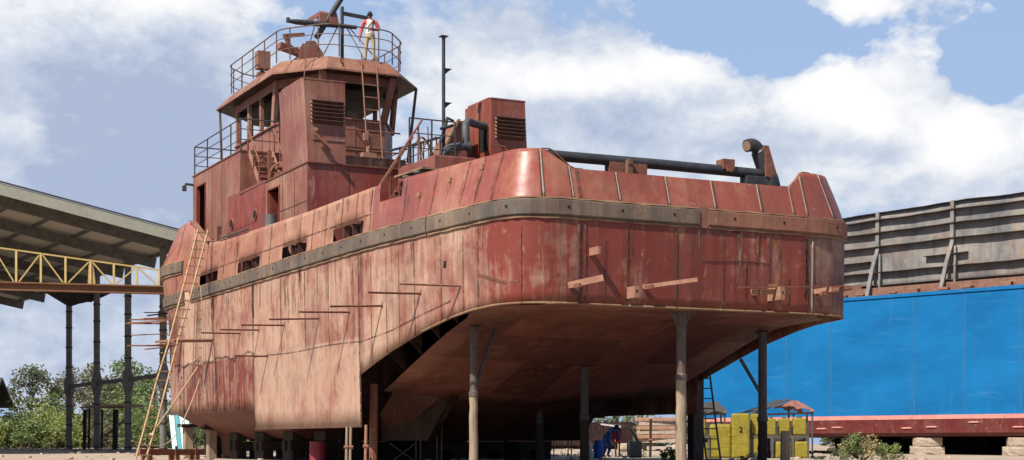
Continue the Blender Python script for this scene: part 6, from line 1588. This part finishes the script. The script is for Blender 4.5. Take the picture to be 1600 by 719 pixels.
# ================================================================== SKY, SUN, CAMERA
sun_dir = Vector((-.562, -.618, 1.0)).normalized()
SUN_EL = math.asin(sun_dir.z); SUN_ROT = math.atan2(sun_dir.x, sun_dir.y)
world = bpy.data.worlds.new('World'); scene.world = world; world.use_nodes = True
nt = world.node_tree; nt.nodes.clear()
out = nt.nodes.new('ShaderNodeOutputWorld'); bg = nt.nodes.new('ShaderNodeBackground'); nt.links.new(bg.outputs[0], out.inputs[0])
SKYS = 0.07
bg.inputs['Strength'].default_value = SKYS
sky = nt.nodes.new('ShaderNodeTexSky'); sky.sky_type = 'NISHITA'; sky.sun_disc = False; sky.sun_elevation = SUN_EL; sky.sun_rotation = SUN_ROT; sky.air_density = 1.0; sky.dust_density = 1.2; sky.ozone_density = 1.4
tc = nt.nodes.new('ShaderNodeTexCoord'); dirv = tc.outputs['Generated']
sp = nt.nodes.new('ShaderNodeSeparateXYZ'); nt.links.new(dirv, sp.inputs[0])
az = math_n(nt, 'ARCTAN2', sp.outputs[0], sp.outputs[1]); el = math_n(nt, 'ARCSINE', sp.outputs[2])
cmb = nt.nodes.new('ShaderNodeCombineXYZ'); nt.links.new(az, cmb.inputs[0]); nt.links.new(el, cmb.inputs[1])
warp = nd(nt, 'ShaderNodeTexNoise', Scale=14.0, Detail=3.0, Roughness=.55); nt.links.new(dirv, warp.inputs['Vector'])
wv = nt.nodes.new('ShaderNodeVectorMath'); wv.operation = 'MULTIPLY_ADD'; nt.links.new(warp.outputs['Color'], wv.inputs[0]); wv.inputs[1].default_value = (.05, .05, 0); 
off_ = nt.nodes.new('ShaderNodeVectorMath'); off_.operation = 'ADD'; off_.inputs[1].default_value = (-.025, -.025, 0); nt.links.new(cmb.outputs[0], off_.inputs[0]); nt.links.new(off_.outputs[0], wv.inputs[2])
UV = wv.outputs[0]
def blob(px, py, rx, ry, w, rot=0.0):
    m = nt.nodes.new('ShaderNodeMapping'); m.vector_type = 'TEXTURE'
    m.inputs['Location'].default_value = (math.atan((px-CX)/F), math.atan((HY-py)/F), 0); m.inputs['Scale'].default_value = (rx/F, ry/F, 1); m.inputs['Rotation'].default_value = (0, 0, R(rot))
    nt.links.new(UV, m.inputs['Vector'])
    l = nt.nodes.new('ShaderNodeVectorMath'); l.operation = 'DOT_PRODUCT'; nt.links.new(m.outputs[0], l.inputs[0]); nt.links.new(m.outputs[0], l.inputs[1])
    return math_n(nt, 'MULTIPLY', math_n(nt, 'EXPONENT', math_n(nt, 'MULTIPLY', l.outputs['Value'], -1.0)), w)
def total(bl):
    t = None
    for b_ in bl:
        v = blob(*b_); t = v if t is None else math_n(nt, 'ADD', t, v)
    return t
n_big = noise(nt, mapping(nt, dirv, (1, 1, 1.7)), 7.0, 7, .58, .25)
n_mid = noise(nt, mapping(nt, dirv, (1, 1, 1.5), (3, 1, 2)), 22.0, 7, .6, .3)
n_fine = noise(nt, mapping(nt, dirv, (1, 1, 1.4), (7, 4, 1)), 60.0, 5, .6, .2)
cover_b = total(BLOBS_COVER); light_b = total(BLOBS_LIGHT)
dens = math_n(nt, 'ADD', math_n(nt, 'ADD', math_n(nt, 'MULTIPLY', n_big, .75), math_n(nt, 'MULTIPLY', n_mid, .35)), math_n(nt, 'MULTIPLY', n_fine, .20))
dens = math_n(nt, 'ADD', dens, cover_b)
cover = ramp(nt, dens, [(.745, 0.), (.785, .5), (.86, 1.)])
lit = math_n(nt, 'ADD', math_n(nt, 'ADD', math_n(nt, 'MULTIPLY', n_mid, .8), math_n(nt, 'MULTIPLY', n_fine, .35)), light_b)
litf = ramp(nt, lit, [(.30, 0.), (.95, 1.)])
cl = nt.nodes.new('ShaderNodeValToRGB'); e_ = cl.color_ramp.elements
for _ in range(2): e_.new(.5)
for q, (p_, c_) in zip(e_, [(0., (0.42, 0.50, 0.68)), (.35, (.62, .69, .81)), (.62, (.86, .88, .93)), (1., (1.06, 1.06, 1.05))]): q.position = p_; q.color = (*[v*CLOUDK for v in c_], 1)
nt.links.new(litf, cl.inputs[0])
skm = mixc(nt, 1.0, sky.outputs[0], SKY_TINT, 'MULTIPLY')
pale = ramp(nt, el, [(0., .9), (.32, .8), (.6, .0)])
skm = mixc(nt, pale, skm, tuple(v*SKYK for v in SKYC))
nt.links.new(mixc(nt, cover, skm, cl.outputs[0]), bg.inputs['Color'])

sl = bpy.data.lights.new('sun', 'SUN'); sl.energy = 5.0; sl.angle = R(1.0); sl.color = (1.0, .93, .83)
so = bpy.data.objects.new('sun', sl); COL.objects.link(so); so.rotation_euler = sun_dir.to_track_quat('Z', 'Y').to_euler(); so.location = (-30, -30, 60)

cam = bpy.data.cameras.new('camera'); co = bpy.data.objects.new('camera', cam); COL.objects.link(co)
cam.sensor_width = 36; cam.lens = F/1600*36; co.location = (0, 0, EYE); co.rotation_euler = (R(90), 0, 0)
cam.shift_x = 0; cam.shift_y = (HY-359.5)/1600; cam.clip_start = .1; cam.clip_end = 6000
scene.camera = co
scene.render.engine = 'CYCLES'; scene.cycles.use_denoising = True
scene.cycles.max_bounces = 6; scene.cycles.diffuse_bounces = 3; scene.cycles.glossy_bounces = 3; scene.cycles.transmission_bounces = 4; scene.cycles.transparent_max_bounces = 4
vs_ = scene.view_settings; vs_.view_transform = 'Standard'; vs_.look = 'None'; vs_.gamma = 1.0; vs_.exposure = EXPO
